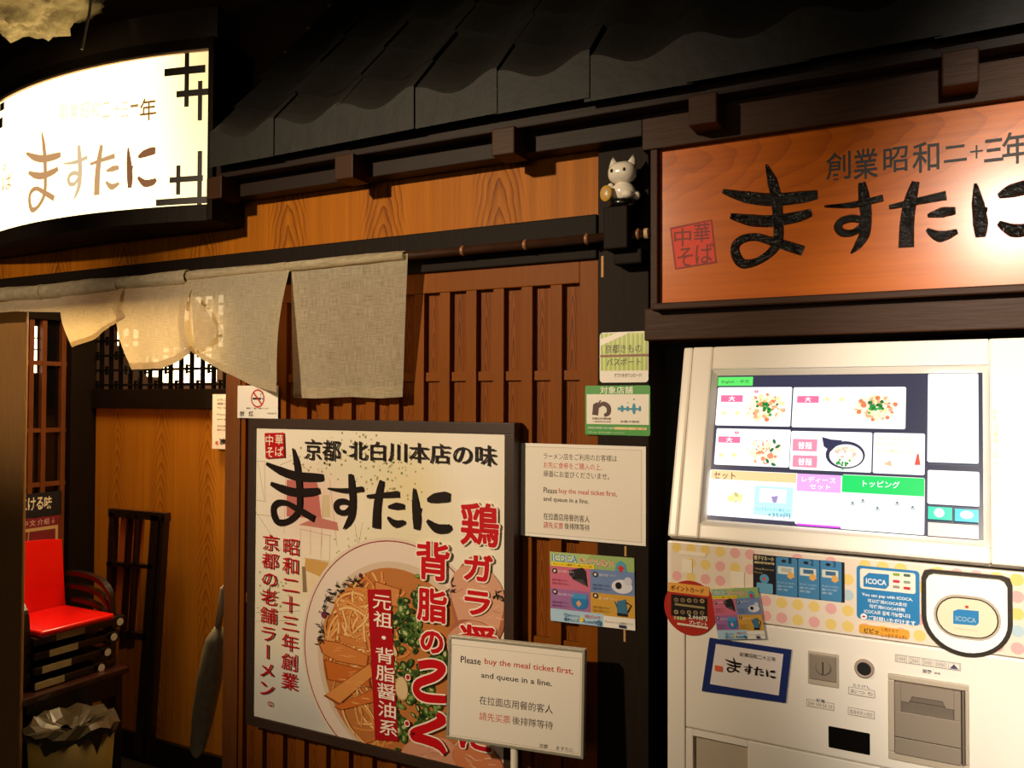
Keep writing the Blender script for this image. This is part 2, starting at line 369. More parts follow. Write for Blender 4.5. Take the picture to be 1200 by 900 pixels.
# front lattice wall
wf = struct(empty('wall_front', (-1.2, .03, 0)), 'red-brown board wall faced with vertical slats')
bm = B(); box(bm, XJ1, .019, 0, XP0, .05, ZR+.02); obj('board', bm, M_door, wf)
xs = PY(679, 400, 0).x; zr0 = PY(600, 337, 0).z
bm = B(); box(bm, XJ1, 0, zr0, xs, .028, ZR+.01, .002); obj('top_rail', bm, M_slat, wf)
bm = B(); box(bm, xs, 0, 0, XP0, .028, ZR+.01, .002); obj('stile', bm, M_slat, wf)
k = 0
while True:
    xr = PY(658, 400, 0).x-k*.0765
    if xr < XJ1: break
    bm = B(); box(bm, max(xr-.0295, XJ1), .002, 0, xr, .022, zr0, .0015); obj('slat', bm, M_slat, wf); k += 1
for (pa, pb) in (((610, 435), (610, 446)), ((610, 742), (610, 756))):
    za, zb = PY(*pa, .016).z, PY(*pb, .016).z
    bm = B(); box(bm, XJ1, .010, zb, xs, .022, za, .001); obj('cross_rail', bm, M_slat, wf)
# lintel of black wood above the lattice and doorway
bm = B(); box(bm, -6.5, -.012, ZR, XP0, .09, ZT0+.004, .003); struct(obj('trim_2', bm, M_dark), 'black lintel behind the curtain pole')
# transom board
bm = B(); box(bm, -6.5, .012, ZT0, XP0, .03, ZT1+.1); struct(obj('trim_3', bm, M_transom), 'orange cedar transom board')
# post
bm = B(); box(bm, XP0, -.004, 0, XP1, .12, PY(730, 165, 0).z+.1, .003)
post = struct(obj('trim_4', bm, M_post), 'charcoal wooden post')
bm = B()
for a, b, wd in (((706, 300), (706, 325), .006), ((733, 652), (732, 640), .005), ((732, 738), (731, 752), .005)):
    p, q = PY(*a, -.0045), PY(*b, -.0045); z0, z1 = sorted((p.z, q.z)); box(bm, p.x-wd/2, -.0052, z0, p.x+wd/2, -.003, z1, .0008)
obj('worn_patch', bm, mat('bare_wood', '#b98a4e', .7), post)
# upper beams
zB0 = PY(800, 171, -.035).z
bm = B(); box(bm, -6.5, -.05, ZT1-.004, XP1, .0, 2.42, .002)
tb = struct(obj('trim_5', bm, M_beam), 'dark brown upper beam behind the rafter ends')
bm = B(); box(bm, XP1, -.05, PY(1000, 141, -.05).z, 2.5, .0, 2.42, .002); struct(obj('trim_6', bm, M_strip), 'brown beam over the carved board')
bm = B(); box(bm, -6.5, -.10, PY(1000, 84, -.10).z, 2.5, -.05, 2.325, .003)
fa = struct(obj('trim_7', bm, M_beam), 'brown fascia under the roof tiles')
for k_ in range(-1, 9):
    xc = (math.tan(math.atan((1125-600)/FPX)-YAW)-(k_)*.2770)*1.64+.004
    if k_ < 0 or xc < -3.2: continue
    z0, z1 = PY(1125, 100, -.11).z, PY(1125, 59, -.11).z
    bm = B(); box(bm, xc-.029, -.115, z0, xc+.029, -.045, z1, .003); obj('rafter_end', bm, M_strip, fa)
# alcove for the machine
struct(sbox('wall_right', XP1-.02, .12, 0, 2.5, .8, 2.3, M_black), 'black back of the machine alcove')
zl0, zl1 = PY(1000, 392, -.02).z, PY(1000, 350, -.02).z
bm = B(); box(bm, XP1-.002, -.03, zl0, 2.5, .10, zl1, .003); struct(obj('trim_8', bm, M_strip), 'brown lintel above the ticket machine')
bm = B(); box(bm, -7, .62, 2.3, 3, .66, 3.2); struct(obj('wall_upper', bm, M_black), 'black wall above the tiled eave')
bm = B(); box(bm, -7, -1.2, 3.2, 3, -.2, 3.25); struct(obj('ceiling_front', bm, M_black), 'black ceiling')
# ------------------------------------------------------------------ tiled eave
roof = empty('tiled_eave', (-.7, -.12, 2.28), 'dark grey wavy clay tiled eave running above the shop front', 'roof')
TW, TL_, TDY, TDZ = .2211, .17, .10, .115
def prof(s):
    return .004+.030*(.5+.5*math.cos(2*math.pi*(s-.06)))**1.1+.006*s
def tile_mesh(eave):
    bm = B(); n = 20; sl = Vector((0, TDY, TDZ)).normalized(); nr = Vector((0, -TDZ, TDY)).normalized(); th = .016
    S = [i/n*1.06 for i in range(n+1)]; tf, tbk, bf, bb = [], [], [], []
    for s_ in S:
        x = s_*TW; h = prof(min(s_, 1)); p = Vector((x, 0, 0))
        tf.append(bm.verts.new(Vector((x, -.012, .058+h*1.15)) if eave else p+nr*(h+.01))); tbk.append(bm.verts.new(p+nr*h+sl*TL_+Vector((0, 0, .05 if eave else 0))))
        bf.append(bm.verts.new(p+(Vector((0, -.012, 0)) if eave else nr*(h+.01-th)))); bb.append(bm.verts.new(p+nr*(h-th)+sl*TL_))
    for i in range(n):
        bm.faces.new((tf[i], tf[i+1], tbk[i+1], tbk[i])); bm.faces.new((bf[i], bf[i+1], tf[i+1], tf[i]))
        bm.faces.new((bb[i], bb[i+1], bf[i+1], bf[i])); bm.faces.new((tbk[i], tbk[i+1], bb[i+1], bb[i]))
    bm.faces.new((tf[0], tbk[0], bb[0], bf[0])); bm.faces.new((tf[-1], bf[-1], bb[-1], tbk[-1]))
    bmesh.ops.recalc_face_normals(bm, faces=bm.faces)
    for f in bm.faces: f.smooth = len(f.verts) == 4 and f.normal.y > -.93 and f.normal.z > .2
    es = [e for e in bm.edges if len(e.link_faces) == 2 and e.calc_face_angle(0) > .9]; bmesh.ops.split_edges(bm, edges=es)
    me = bpy.data.meshes.new('roof_tile'); bm.to_mesh(me); bm.free(); me.materials.append(M_tile); return me
me_e, me_t = tile_mesh(True), tile_mesh(False)
for row in range(6):
    for c in range(12):
        o = bpy.data.objects.new('roof_tile', me_e if row == 0 else me_t); COL.objects.link(o); o.parent = roof
        o.location = Vector((-1.783+c*TW, -.125+row*TDY, 2.288+row*TDZ+(.05 if row else 0)))-roof.location+Vector((0, random.uniform(-.004, .004), random.uniform(-.004, .004)))
        o.rotation_euler = (0, random.uniform(-.01, .01), random.uniform(-.012, .012))

# ================================================================== CARVED SIGN BOARD
sg = empty('carved_signboard', FS.pt(*FS.uv(770, 365)), 'orange carved wooden shop signboard with black brush characters, above the ticket machine', 'sign')
r = FS.rect((773, 174), (773, 356)); zt = PY(1000, 142, -.03).z; zb = PY(1000, 345, -.03).z
u0 = PY(773, 250, -.03).x
bm = B(); box(bm, u0, -.03, zb, 1.9, -.005, zt, .0015); obj('board', bm, M_sign, sg)
bm = B(); box(bm, PY(762, 250, -.045).x, -.045, zb-.012, u0, -.004, zt+.0, .002); obj('side_frame', bm, M_strip, sg)
bm = B(); box(bm, PY(764, 370, -.06).x, -.06, PY(1000, 352, -.06).z, 1.9, -.004, zb, .003); obj('ledge', bm, M_strip, sg)
# carved strokes: ribbed black grooves with a raised lip
def carve(bm, strokes, F, n0, lift, place=None):
    for P_, W_ in strokes:
        L, Rr = stroke_sides(P_, W_); m_ = len(P_)
        a = [bm.verts.new(F.pt(*q, n0)) for q in L]; c = [bm.verts.new(F.pt(*q, n0)) for q in Rr]
        a2 = [bm.verts.new(F.pt(q[0]*.7+p[0]*.3, q[1]*.7+p[1]*.3, n0+lift*(1+.25*(i % 2)))) for i, (q, p) in enumerate(zip(L, P_))]
        c2 = [bm.verts.new(F.pt(q[0]*.7+p[0]*.3, q[1]*.7+p[1]*.3, n0+lift*(1+.25*(i % 2)))) for i, (q, p) in enumerate(zip(Rr, P_))]
        mid = [bm.verts.new(F.pt(*q, n0+lift*.35)) for q in P_]
        for i in range(m_-1):
            for x, y in ((a, a2), (a2, mid), (mid, c2), (c2, c)): bm.faces.new((x[i], x[i+1], y[i+1], y[i]))
        bm.faces.new((a[0], a2[0], mid[0], c2[0], c[0])); bm.faces.new((a[-1], c[-1], c2[-1], mid[-1], a2[-1]))
for g0, g1 in ((0, 3), (3, 6), (6, 10), (10, 14)):
    bm = B(); carve(bm, [cr([FS.uv(*p) for p in pts], [x*_k*1.1 for x in wd], 12) for pts, wd in BR[g0:g1]], FS, -.0002, .0035); obj('carved_character', bm, M_char, sg)
for ch, x0, x1, y0, y1 in (('創', 968, 997, 180, 209), ('業', 1000, 1029, 176, 208), ('昭', 1035, 1064, 174, 200), ('和', 1069, 1101, 168, 200), ('二', 1106, 1133, 172, 188), ('十', 1137, 1152, 171, 185), ('三', 1153, 1176, 164, 188), ('年', 1174, 1207, 156, 190)):
    pr = Print(FS, .0006); pr.text(ch, (x0, y0), (x1, y1), '#150d07', .02 if ch in '二十三' else .012, 3); pr.build('small_character', M_matte, sg)
F2 = Frame(FS.pt(*FS.uv(786, 315)), (1, 0, 0), (0, 0, 1))
pr = Print(FS, .0008)
pr.ppoly([(785, 267), (834, 257), (840, 308), (791, 316)], '#8e1a08'); pr.ppoly([(787, 269), (833, 259), (838, 306), (793, 314)], '#d8330f')
for ch, a, b in (('華', (813, 262), (832, 283)), ('中', (790, 268), (810, 288)), ('ば', (815, 286), (836, 308)), ('そ', (794, 291), (812, 312))): pr.text(ch, a, b, '#7a1a08', .008)
pr.build('red_seal', M_matte, sg)

# ================================================================== ILLUMINATED SIGN (bowed box)
ls = empty('illuminated_sign', (-2.2, 0, 2.0), 'glowing white bowed lightbox sign with brush characters in a black frame', 'sign')
H = .44; ctrl = [(247, 61, 243), (200, 62.5, 244), (150, 67, 248), (100, 75, 251), (50, 90, 257), (0, 117, 268), (-40, 150, 284)]
arc = []
for x, t_, b_ in ctrl:
    Z = H*FPX/(b_-t_); d = ray(x, (t_+b_)/2); arc.append((CP+d*Z))
zc = sum(p.z for p in arc[:5])/5; ax_ = [p.x for p in arc]; ay_ = [p.y for p in arc]
cf = np.polyfit(ax_, ay_, 2); 
def ycurve(x): return float(np.polyval(cf, x))
def bow_x(px, py):
    d = ray(px, py); t = 1.0
    for _ in range(40): p = CP+d*t; t += (ycurve(p.x)-p.y)/d.y*.7
    return p.x
x1s, x0s = bow_x(247, 150), arc[-1].x-.12
0 and print('SIGN arc', [(round(p.x, 3), round(p.y, 3), round(p.z, 3)) for p in arc], cf)
NS = 28
def sx_(i): return x0s+(x1s-x0s)*i/NS
zlo, zhi = zc-H/2, zc+H/2
bm = B()
def bowed(bm, z0, z1, d0, d1, xa=None, xb=None, n=NS):
    xa = x0s if xa is None else xa; xb = x1s if xb is None else xb; cols = []
    for i in range(n+1):
        x = xa+(xb-xa)*i/n; y = ycurve(x)
        cols.append([bm.verts.new((x, y+d0, z0)), bm.verts.new((x, y+d0, z1)), bm.verts.new((x, y+d1, z1)), bm.verts.new((x, y+d1, z0))])
    for p, q in zip(cols, cols[1:]):
        for k in range(4): bm.faces.new((p[k], q[k], q[(k+1) % 4], p[(k+1) % 4]))
    bm.faces.new(cols[0][::-1]); bm.faces.new(cols[-1])
bowed(bm, zlo-.045, zlo, -.012, .16); bowed(bm, zhi, zhi+.03, -.012, .16)
box(bm, x1s, ycurve(x1s)-.012, zlo-.045, x1s+.02, 0, zhi+.03, .002); box(bm, x0s-.02, ycurve(x0s)-.012, zlo-.045, x0s, 0, zhi+.03, .002)
bowed(bm, zlo, zhi, .08, .16)
obj('case', bm, M_dark, ls)
bm = B(); bowed(bm, zhi+.03, zhi+.13, .02, .10); obj('upper_case', bm, mat('dark_brown_case', '#24160e', .6), ls)
bm = B(); bowed(bm, zlo, zhi, .0, .012)
M_face = mat('glowing_acrylic', '#fff4d8', .35, emit='#ffe2a0', es=2.6); _t = NT(M_face)   # emission fades toward the right end, the glow's falloff put into the shader
_g = _t.n('ShaderNodeNewGeometry'); _s = _t.n('ShaderNodeSeparateXYZ', Vector=_g.outputs['Position']); _m = _t.n('ShaderNodeMapRange', Value=_s.outputs[0], _interpolation_type='SMOOTHSTEP')
for _i, _v in ((1, x1s-.24), (2, x1s), (3, 3.0), (4, .95)): _m.inputs[_i].default_value = _v
_t.l(_m.outputs[0], _t.b.inputs['Emission Strength'])
obj('face', bm, M_face, ls)
bm = B(); bowed(bm, zhi-.006, zhi, -.008, .0); obj('lip', bm, mat('pale_lip', '#c8a27e', .5), ls)
class Bow:      # a frame whose picture coordinates land on the bowed face
    N = Vector((0, -1, 0))
    def uv(s, px, py, n=0):
        d = ray(px, py); t = 1.0
        for _ in range(30): p = CP+d*t; yy = ycurve(p.x)-n; t += (yy-p.y)/d.y*.7
        return (p.x, p.z)
    def pt(s, u, v, n=0): return Vector((u, ycurve(u)-n, v))
    rect = Frame.rect
FB = Bow(); pr = Print(FB, .001)
def flush():
    global pr
    pr.build('motif_bar', M_matte, ls); pr = Print(FB, .001)
BD = '#1c0f06'
for a, b in (((193, 83), (241, 83)), ((207, 109), (247, 109)), ((199, 210), (238, 210)), ((183, 236), (243, 236))):
    r_ = FB.rect((a[0], a[1]-2), (b[0], b[1]+2)); 
    for i in range(6): ua = r_[0]+(r_[2]-r_[0])*i/6; ub = r_[0]+(r_[2]-r_[0])*(i+1)/6; pr.poly([(ua, r_[1]), (ub, r_[1]), (ub, r_[3]), (ua, r_[3])], BD, i == 0)
    flush()
for a, b in (((219, 61), (219, 125)), ((234.5, 95), (234.5, 141)), ((209, 194), (209, 228)), ((234, 177), (234, 244))): pr.rect((a[0]-2.3, a[1]), (a[0]+2.3, b[1]), BD); pr.n += .0004; flush()
for a, b in (((-2, 140), (3, 149)), ((0, 122), (5, 128))): pr.rect(a, b, BD); flush()
for g_, cl_ in (((0, 3), '#c99868'), ((3, 6), '#e6c8a0'), ((6, 10), '#cfa274'), ((10, 14), '#8a5a3a')):  # tones paint the face's glare: washed-out characters paler, the dim right end darker
    pr = Print(FB, .001); brush(pr, (31, 160), (183, 226), cl_, .85, g_); pr.build('brush_character', M_lit, ls)
def flit():
    global pr
    pr.build('small_character', M_lit, ls); pr = Print(FB, .001)
pr = Print(FB, .001)
pr.text('一', (153, 123), (162, 125), '#b08050', .01); flit(); pr.text('年', (164, 116), (183, 140), '#8a5a30', .01); flit()
for i, ch in enumerate('創業昭和二十三'): pr.text(ch, (70+i*12.5-(3 if i > 5 else 0), 122-i*.3), (79+i*12.5-(3 if i > 5 else 0), 138-i*.3), '#f6e2b8', .0); flit()  # ink paled toward the face colour, painting its glare over the small writing
pr.text('そ', (3, 194), (8, 203), '#d88a50'); flit(); pr.text('ば', (3, 206), (14, 220), '#d88a50'); flit()
l = bpy.data.lights.new('sign_tube', 'AREA'); l.energy = 7; l.color = (1, .85, .6); l.shape = 'RECTANGLE'; l.size = .9; l.size_y = .25
# rough stone block and cord at the very top left
rng = random.Random(3); bm = B()
bmesh.ops.create_icosphere(bm, subdivisions=5, radius=1)
from mathutils import noise
c_ = CP+ray(12, -28)*2.3
for v in bm.verts:
    n_ = v.co.normalized(); k_ = 1+.22*noise.fractal(n_*3.1, 1, 2, 5)+.10*noise.turbulence(n_*9, 4, True); q = n_*k_; v.co = Vector((q.x*.23, q.y*.2, q.z*.125))+c_
tag(obj('rough_stone', bm, M_rock, smooth=True), 'pale rough hewn stone lit from above at the top left corner', 'stone')
spot('stone_spot', c_+Vector((.35, -.55, .25)), c_, 40, (1, .85, .62), 40)
bm = B(); tube(bm, [CP+ray(108, -20)*2.25, CP+ray(105, 15)*2.25, CP+ray(100, 38)*2.25, CP+ray(96, 58)*2.25], .004, 6)
tag(obj('hanging_cord', bm, mat('grey_cord', '#5d5348', .6)), 'thin grey cord hanging above the lightbox sign', 'cord')

# ================================================================== POLE, BRACKET, CAT
YP = -.045
pA, pB = PY(-40, 349, YP), PY(757, 267.5, YP); pA.z = pB.z = PY(616, 287, YP).z+.0
pole = empty('curtain_pole', pB, 'smoked bamboo pole with pale end cap carrying the linen curtain', 'pole')
bm = B(); tube(bm, [pA, pB], .0105, 14); obj('rod', bm, M_bamboo, pole, True)
M_node = mat('bamboo_node', '#8a5c3c', .35)
for px_ in (688, 616, 542.7, 748):
    x = PY(px_, 288, YP).x; bm = B(); tube(bm, [(x-.004, YP, pB.z), (x, YP, pB.z), (x+.004, YP, pB.z)], [.0107, .0135, .0107], 14, False); obj('node_ring', bm, M_node, pole, True)
bm = B(); tube(bm, [(pB.x-.002, YP, pB.z), (pB.x+.006, YP, pB.z)], .0115, 14); obj('end_cap', bm, mat('pale_cap', '#c8a882', .35), pole)
FBk = Frame((0, -.08, 0), (1, 0, 0), (0, 0, 1)); r = FBk.rect((707, 243), (735, 290))
br = empty('pole_bracket', (r[0], 0, r[1]), 'black square wooden bracket block on the charcoal post, under the white cat', 'bracket')
bm = B(); box(bm, r[0], -.08, r[1], r[2], -.004, r[3], .003); obj('block', bm, M_dark, br)
bm = B(); box(bm, r[0]+.012, -.05, r[1]-.03, r[2]+.022, -.004, r[1]+.002, .004); obj('corbel', bm, M_dark, br)
cx = (r[0]+r[2])/2+.003; cz = r[3]; cy = -.042
cat = empty('lucky_cat', (cx, cy, cz), 'small white ceramic beckoning cat holding a gold coin, on a black round base', 'figurine')
sc_ = FBk.uv(740, 240)[0]-FBk.uv(700, 240)[0]; s_ = sc_/40    # metres per px here
bm = B(); lathe(bm, (cx+.003, cy, cz), [(0.001, 0), (.030, 0), (.037, .006), (.038, .016), (.034, .022), (0.001, .022)], 24); obj('base', bm, M_blackgloss, cat, True)
M_cer = mat('white_ceramic', '#e9e0cf', .18, 0, .6, coat=.5)
def blob(bm, c, rad, sub=3, f=None):
    g = bmesh.ops.create_icosphere(bm, subdivisions=sub, radius=1)
    for v in g['verts']:
        q = v.co.copy(); 
        if f: q = f(q)
        v.co = Vector((c[0]+q.x*rad[0], c[1]+q.y*rad[1], c[2]+q.z*rad[2]))
bm = B(); zb_ = cz+.022
blob(bm, (cx+.002, cy, zb_+.022), (.034, .028, .030), 3, lambda q: Vector((q.x*(1-.25*max(q.z, 0)), q.y, max(q.z, -.72))))
blob(bm, (cx-.020, cy-.018, zb_+.010), (.014, .014, .010)); blob(bm, (cx+.020, cy-.018, zb_+.010), (.014, .014, .010)); blob(bm, (cx+.036, cy+.004, zb_+.010), (.010, .010, .011))
blob(bm, (cx-.028, cy-.012, zb_+.030), (.010, .010, .016))
obj('body', bm, M_cer, cat, True)
bm = B(); blob(bm, (cx+.001, cy-.004, zb_+.070), (.037, .031, .029), 4, lambda q: Vector((math.copysign(abs(q.x)**.8, q.x), q.y, math.copysign(abs(q.z)**.85, q.z))))
for sgn in (-1, 1):
    vb = [Vector((cx+.001+sgn*.021+a, cy-.002+b, zb_+.088)) for a, b in ((-.013, -.008), (.013, -.008), (.013, .010), (-.013, .010))]; tp = Vector((cx+.001+sgn*.027, cy, zb_+.116))
    vb = [bm.verts.new(v) for v in vb]; md = [bm.verts.new(v.co*.45+tp*.55+Vector(((v.co.x-cx)*.05, 0, 0))) for v in vb]; t_ = bm.verts.new(tp); bm.faces.new(vb[::-1])
    for k in range(4): bm.faces.new((vb[k], vb[(k+1) % 4], md[(k+1) % 4], md[k])); bm.faces.new((md[k], md[(k+1) % 4], t_))
bmesh.ops.recalc_face_normals(bm, faces=bm.faces)
obj('head', bm, M_cer, cat, True)
bm = B()
for sgn in (-1, 1): blob(bm, (cx+.001+sgn*.0165-.002, cy-.033, zb_+.071), (.0040, .0025, .0048), 2)
obj('eyes', bm, M_blackgloss, cat, True)
bm = B(); blob(bm, (cx-.001, cy-.0355, zb_+.064), (.0016, .001, .001), 1); obj('nose', bm, mat('pink_nose', '#a8504a', .4), cat, True)
FC = Frame((cx-.030, cy-.036, zb_+.014), Matrix.Rotation(-.1, 3, 'Z') @ Vector((1, 0, 0)), (0, 0, 1))
bm = B(); lathe(bm, (0, 0), [(.001, 0), (.0155, 0), (.017, .002), (.0155, .005), (.001, .005)], 22, FC)
for v in bm.verts: v.co.z = FC.O.z+(v.co.z-FC.O.z)*1.25
coin = obj('coin', bm, mat('gold_coin', '#d9a94e', .3, .2), cat, True)
pr = Print(FC, .0053); v_, f_ = glyph('福', .01); pr.put(v_, f_, (-.008, -.009, .008, .010), '#2a1408'); pr.build('coin_character', M_print, coin)
for o_c in cat.children: pass
cat.scale = (.86, .86, .86)

# ================================================================== NOREN
M_cloth = bpy.data.materials.new('linen'); M_cloth.use_nodes = True; t = M_cloth.node_tree; t.nodes.clear(); T = type('T', (), {})()
class N2(NT):
    def __init__(s, m): s.t = m.node_tree
T = N2(M_cloth)
tc = T.n('ShaderNodeTexCoord')
mpa = T.n('ShaderNodeMapping', Vector=tc.outputs['UV'], Scale=(1, 16, 1)); mpb = T.n('ShaderNodeMapping', Vector=tc.outputs['UV'], Scale=(16, 1, 1))
na = T.n('ShaderNodeTexNoise', Vector=mpa.outputs[0], Scale=28, Detail=3); nb = T.n('ShaderNodeTexNoise', Vector=mpb.outputs[0], Scale=28, Detail=3)
ad = T.n('ShaderNodeMath', _operation='ADD', i0=na.outputs[0], i1=nb.outputs[0])
mr = T.n('ShaderNodeMapRange', Value=ad.outputs[0]); mr.inputs[1].default_value = .75; mr.inputs[2].default_value = 1.25
mx = T.n('ShaderNodeMix', _data_type='RGBA', Factor=mr.outputs[0]); mx.inputs[6].default_value = lin('#a3997f'); mx.inputs[7].default_value = lin('#d9cfb5')
df = T.n('ShaderNodeBsdfDiffuse', Color=mx.outputs[2]); tr = T.n('ShaderNodeBsdfTranslucent', Color=lin('#f0d6a0')); ms = T.n('ShaderNodeMixShader', Fac=.45, i1=df.outputs[0], i2=tr.outputs[0])
tp = T.n('ShaderNodeBsdfTransparent'); ms2 = T.n('ShaderNodeMixShader', Fac=.06, i1=ms.outputs[0], i2=tp.outputs[0]); out = T.n('ShaderNodeOutputMaterial', Surface=ms2.outputs[0])
noren = empty('linen_curtain', PY(300, 310, YP), 'undyed linen split shop curtain hanging from the bamboo pole, left half blown up', 'curtain')
def cloth(name, top, bot, ytop, ybot, amp=.006, nf=2.5, hem=True, bulge=0, v0=0, v1=1, parent=None, off=0):
    """top / bot: lists of picture points (left to right); ytop/ybot: depths; billowing"""
    def lerp(pts, s):
        q = s*(len(pts)-1); i = min(int(q), len(pts)-2); t = q-i; return tuple(a+(b-a)*t for a, b in zip(pts[i], pts[i+1]))
    nu, nv = 26, 22; bm = B(); uvl = bm.loops.layers.uv.new('UV'); g = []
    for j in range(nv+1):
        v = v0+(v1-v0)*j/nv; row = []
        for i in range(nu+1):
            s = i/nu; a = PY(*lerp(top, s), ytop); b = PY(*lerp(bot, s), ybot); p = a.lerp(b, v)
            p.y += -bulge*math.sin(math.pi*v)+amp*v*math.sin(2*math.pi*nf*s+1.7*v+a.x*9)-off; row.append((bm.verts.new(p), (a.x*1.0+5, p.z)))
        g.append(row)
    for j in range(nv):
        for i in range(nu):
            q = (g[j][i], g[j][i+1], g[j+1][i+1], g[j+1][i]); f = bm.faces.new([x[0] for x in q]); f.smooth = True
            for lp, x in zip(f.loops, q): lp[uvl].uv = x[1]
    o = obj(name, bm, M_cloth, parent or noren, True, False)
    if hem: cloth('hem', top, bot, ytop, ybot, amp, nf, False, bulge, .925, 1.0, o, .0015)
    return o
YN = YP-.013
cloth('cloth_panel', [(341, 309), (410, 303), (478, 297)], [(344, 466), (372, 467), (410, 465), (446, 467), (471, 465)], YN, -.035, .004, 1.6)
cloth('cloth_panel', [(219, 325), (283, 317), (341, 309)], [(216, 406), (262, 436), (300, 453), (323, 460)], YN, -.12, .005, 1.3, bulge=.02)
cloth('cloth_panel', [(142, 337), (185, 332), (229, 329)], [(154, 433), (190, 432), (225, 414)], YN, -.14, .006, 1.2, bulge=.03)
cloth('cloth_panel', [(72, 343), (110, 340), (147, 336)], [(86, 407), (112, 396), (146, 372)], YN, -.12, .005, 1.1, bulge=.02)
cloth('cloth_panel', [(-40, 354), (20, 349), (74, 344)], [(-40, 369), (20, 365), (76, 366)], YN, -.09, .003, 1.1, hem=False)
cloth('folded_flap', [(224, 345), (241, 362), (255, 385)], [(228, 412), (240, 408), (253, 396)], -.13, -.135, .002, 1.0, hem=False)
# sleeve over the pole and the rolled-up part
def roll(name, xa, xb, r0, seed, dz=0):
    bm = B(); uvl = bm.loops.layers.uv.new('UV'); rg = random.Random(seed); n = 40; S = 14; rings = []
    a, b = PY(xa, 320, YP).x, PY(xb, 300, YP).x
    for i in range(n+1):
        x = a+(b-a)*i/n; rr_ = r0*(1+.10*noise.noise(Vector((x*9, seed, 0)))+.06*noise.noise(Vector((x*30, seed, 3))))
        rings.append([bm.verts.new((x, YP-.012+rr_*math.cos(t_)*1.05, pB.z+dz+rr_*math.sin(t_)*(1+.15*math.sin(3*t_+x*12)))) for t_ in [2*math.pi*k/S for k in range(S)]])
    for i in range(n):
        for k in range(S):
            f = bm.faces.new((rings[i][k], rings[i][(k+1) % S], rings[i+1][(k+1) % S], rings[i+1][k])); f.smooth = True
            for lp in f.loops: lp[uvl].uv = (lp.vert.co.x+5, k*.01)
    o = obj(name, bm, M_cloth, noren, True, False)
roll('pole_sleeve', 341, 478, .0125, 1, -.001); roll('pole_sleeve', 225, 341, .0135, 2, -.001)
roll('rolled_cloth', 145, 226, .021, 3, -.004); roll('rolled_cloth', 56, 147, .024, 4, -.008); roll('rolled_cloth', -40, 58, .026, 5, -.008)

# ================================================================== NOTICES AND STICKERS
F0 = Frame((0, -.0065, 1.65), (1, 0, 0), (0, 0, 1))
def plaque(name, F, a, b, label, cat_, th=.0015, m=None, rad=0, group=None):
    r = F.rect(a, b); root = empty(name, F.pt(r[0], r[1]), label, cat_, group)
    bm = B(); prism(bm, F, rr(r, rad) if rad else [(r[0], r[1]), (r[2], r[1]), (r[2], r[3]), (r[0], r[3])], 0, th); obj('backing', bm, m or M_paperw, root)
    return root, Print(F, th+.0001)
RED, INK = '#c03a2c', '#2a211c'
# laminated queue notice
root, pr = plaque('queue_notice', F0, (611, 519), (757, 640), 'white laminated queueing notice in Japanese, English and Chinese, taped on lattice and post', 'notice')
FR_ = '#9c9484'
pr.ring((614, 523), (752, 636), FR_, .0008, '#e6ddd0')
pr.guess = True
pr.text('ラーメン店をご利用のお客様は', (637, 530.5), (723, 538), INK, 0)
pr.text('お先に食券をご購入の上、', (637, 541), (706, 548.5), RED, 0)
pr.text('順番にお並びくださいませ。', (637, 551), (714, 558.5), INK, 0)
pr.text('Please', (637, 571), (653, 577.5), INK, .005); pr.text('buy the meal ticket first,', (655, 572), (723, 579.5), RED, .005)
pr.text('and queue in a line.', (637, 581.5), (690, 588.5), INK, .005)
pr.text('在拉面店用餐的客人', (637, 600.5), (691, 608.5), INK, 0)
pr.text('請先买票', (637, 611), (660, 618.5), RED, 0); pr.text('後排隊等待', (661.5, 612.5), (691, 620), '#4a4038', 0)
pr.build('lettering', M_print, root)
# striped sticker
root, pr = plaque('striped_sticker', F0, (703, 390), (760, 448), 'square yellow-green striped sticker, upper sticker on the charcoal post', 'sticker', .0008, M_paperw, .008)
pr.clip = F0.rect((704, 391), (759, 434))
pr.rect((704, 391), (759, 434), '#c3cf7c')
for i in range(11): x = 704+i*5.2; pr.rect((x, 391), (x+2.6, 434), '#9fb44a')
pr.ppoly([(703, 398), (724, 390), (738, 390), (703, 406)], '#e6dfd0')
pr.clip = None
pr.text('京都きもの', (709, 404), (752, 413), '#2d2a14', .0); pr.text('パスポート', (711, 420), (751, 428), '#2d2a14', .0)
pr.rect((703.5, 416), (759.5, 417.4), '#7a3a22')
pr.text('アプリをダウンロード!', (720, 437.5), (752, 442), '#4b463c', .0)
pr.build('lettering', M_print, root)
# green sticker
root, pr = plaque('green_sticker', F0, (686, 452), (762, 511), 'green and white sticker with brown and blue emblems, lower sticker on the post', 'sticker', .0008, mat('green_vinyl', '#3f9436', .4), .004)
pr.rect((687.5, 462), (760.5, 498), '#e9e2d6')
pr.chars('対象店舗', (703, 452.5), (742, 461.5), '#f0f0e0', .008)
B_ = '#4d2b26'
pr.line([(704, 469), (701, 474)], [.003, .005], B_); pr.ppoly([(694, 486), (695, 474), (700, 471), (702, 477), (701, 487)], B_)
P_, W_ = cr([(701, 477), (707, 473), (713, 477), (713, 484), (708, 487)], [5, 9, 10, 9, 6]); pr.line(P_, [x*.0011 for x in W_], B_)
BL = '#2f8ba8'
for x, y, rx, ry in ((725, 479, .0025, .004), (729, 479, .004, .008), (735.5, 479, .0035, .006), (743, 479, .004, .0125), (750, 479, .0028, .0065)): pr.disc((x, y), rx, BL, ry, 12)
pr.rect((724, 478), (751, 480.5), BL)
pr.disc((736, 472), .0013, BL); pr.disc((743, 468), .0018, BL)
pr.text('京都伝統博物館', (694, 489), (716, 492), B_, 0, 1); pr.text('一般財団法人京都', (694, 493), (716, 495), B_, 0, 1); pr.text('京都水族館', (727, 492.5), (749, 495.5), '#6a5a55', 0, 1)
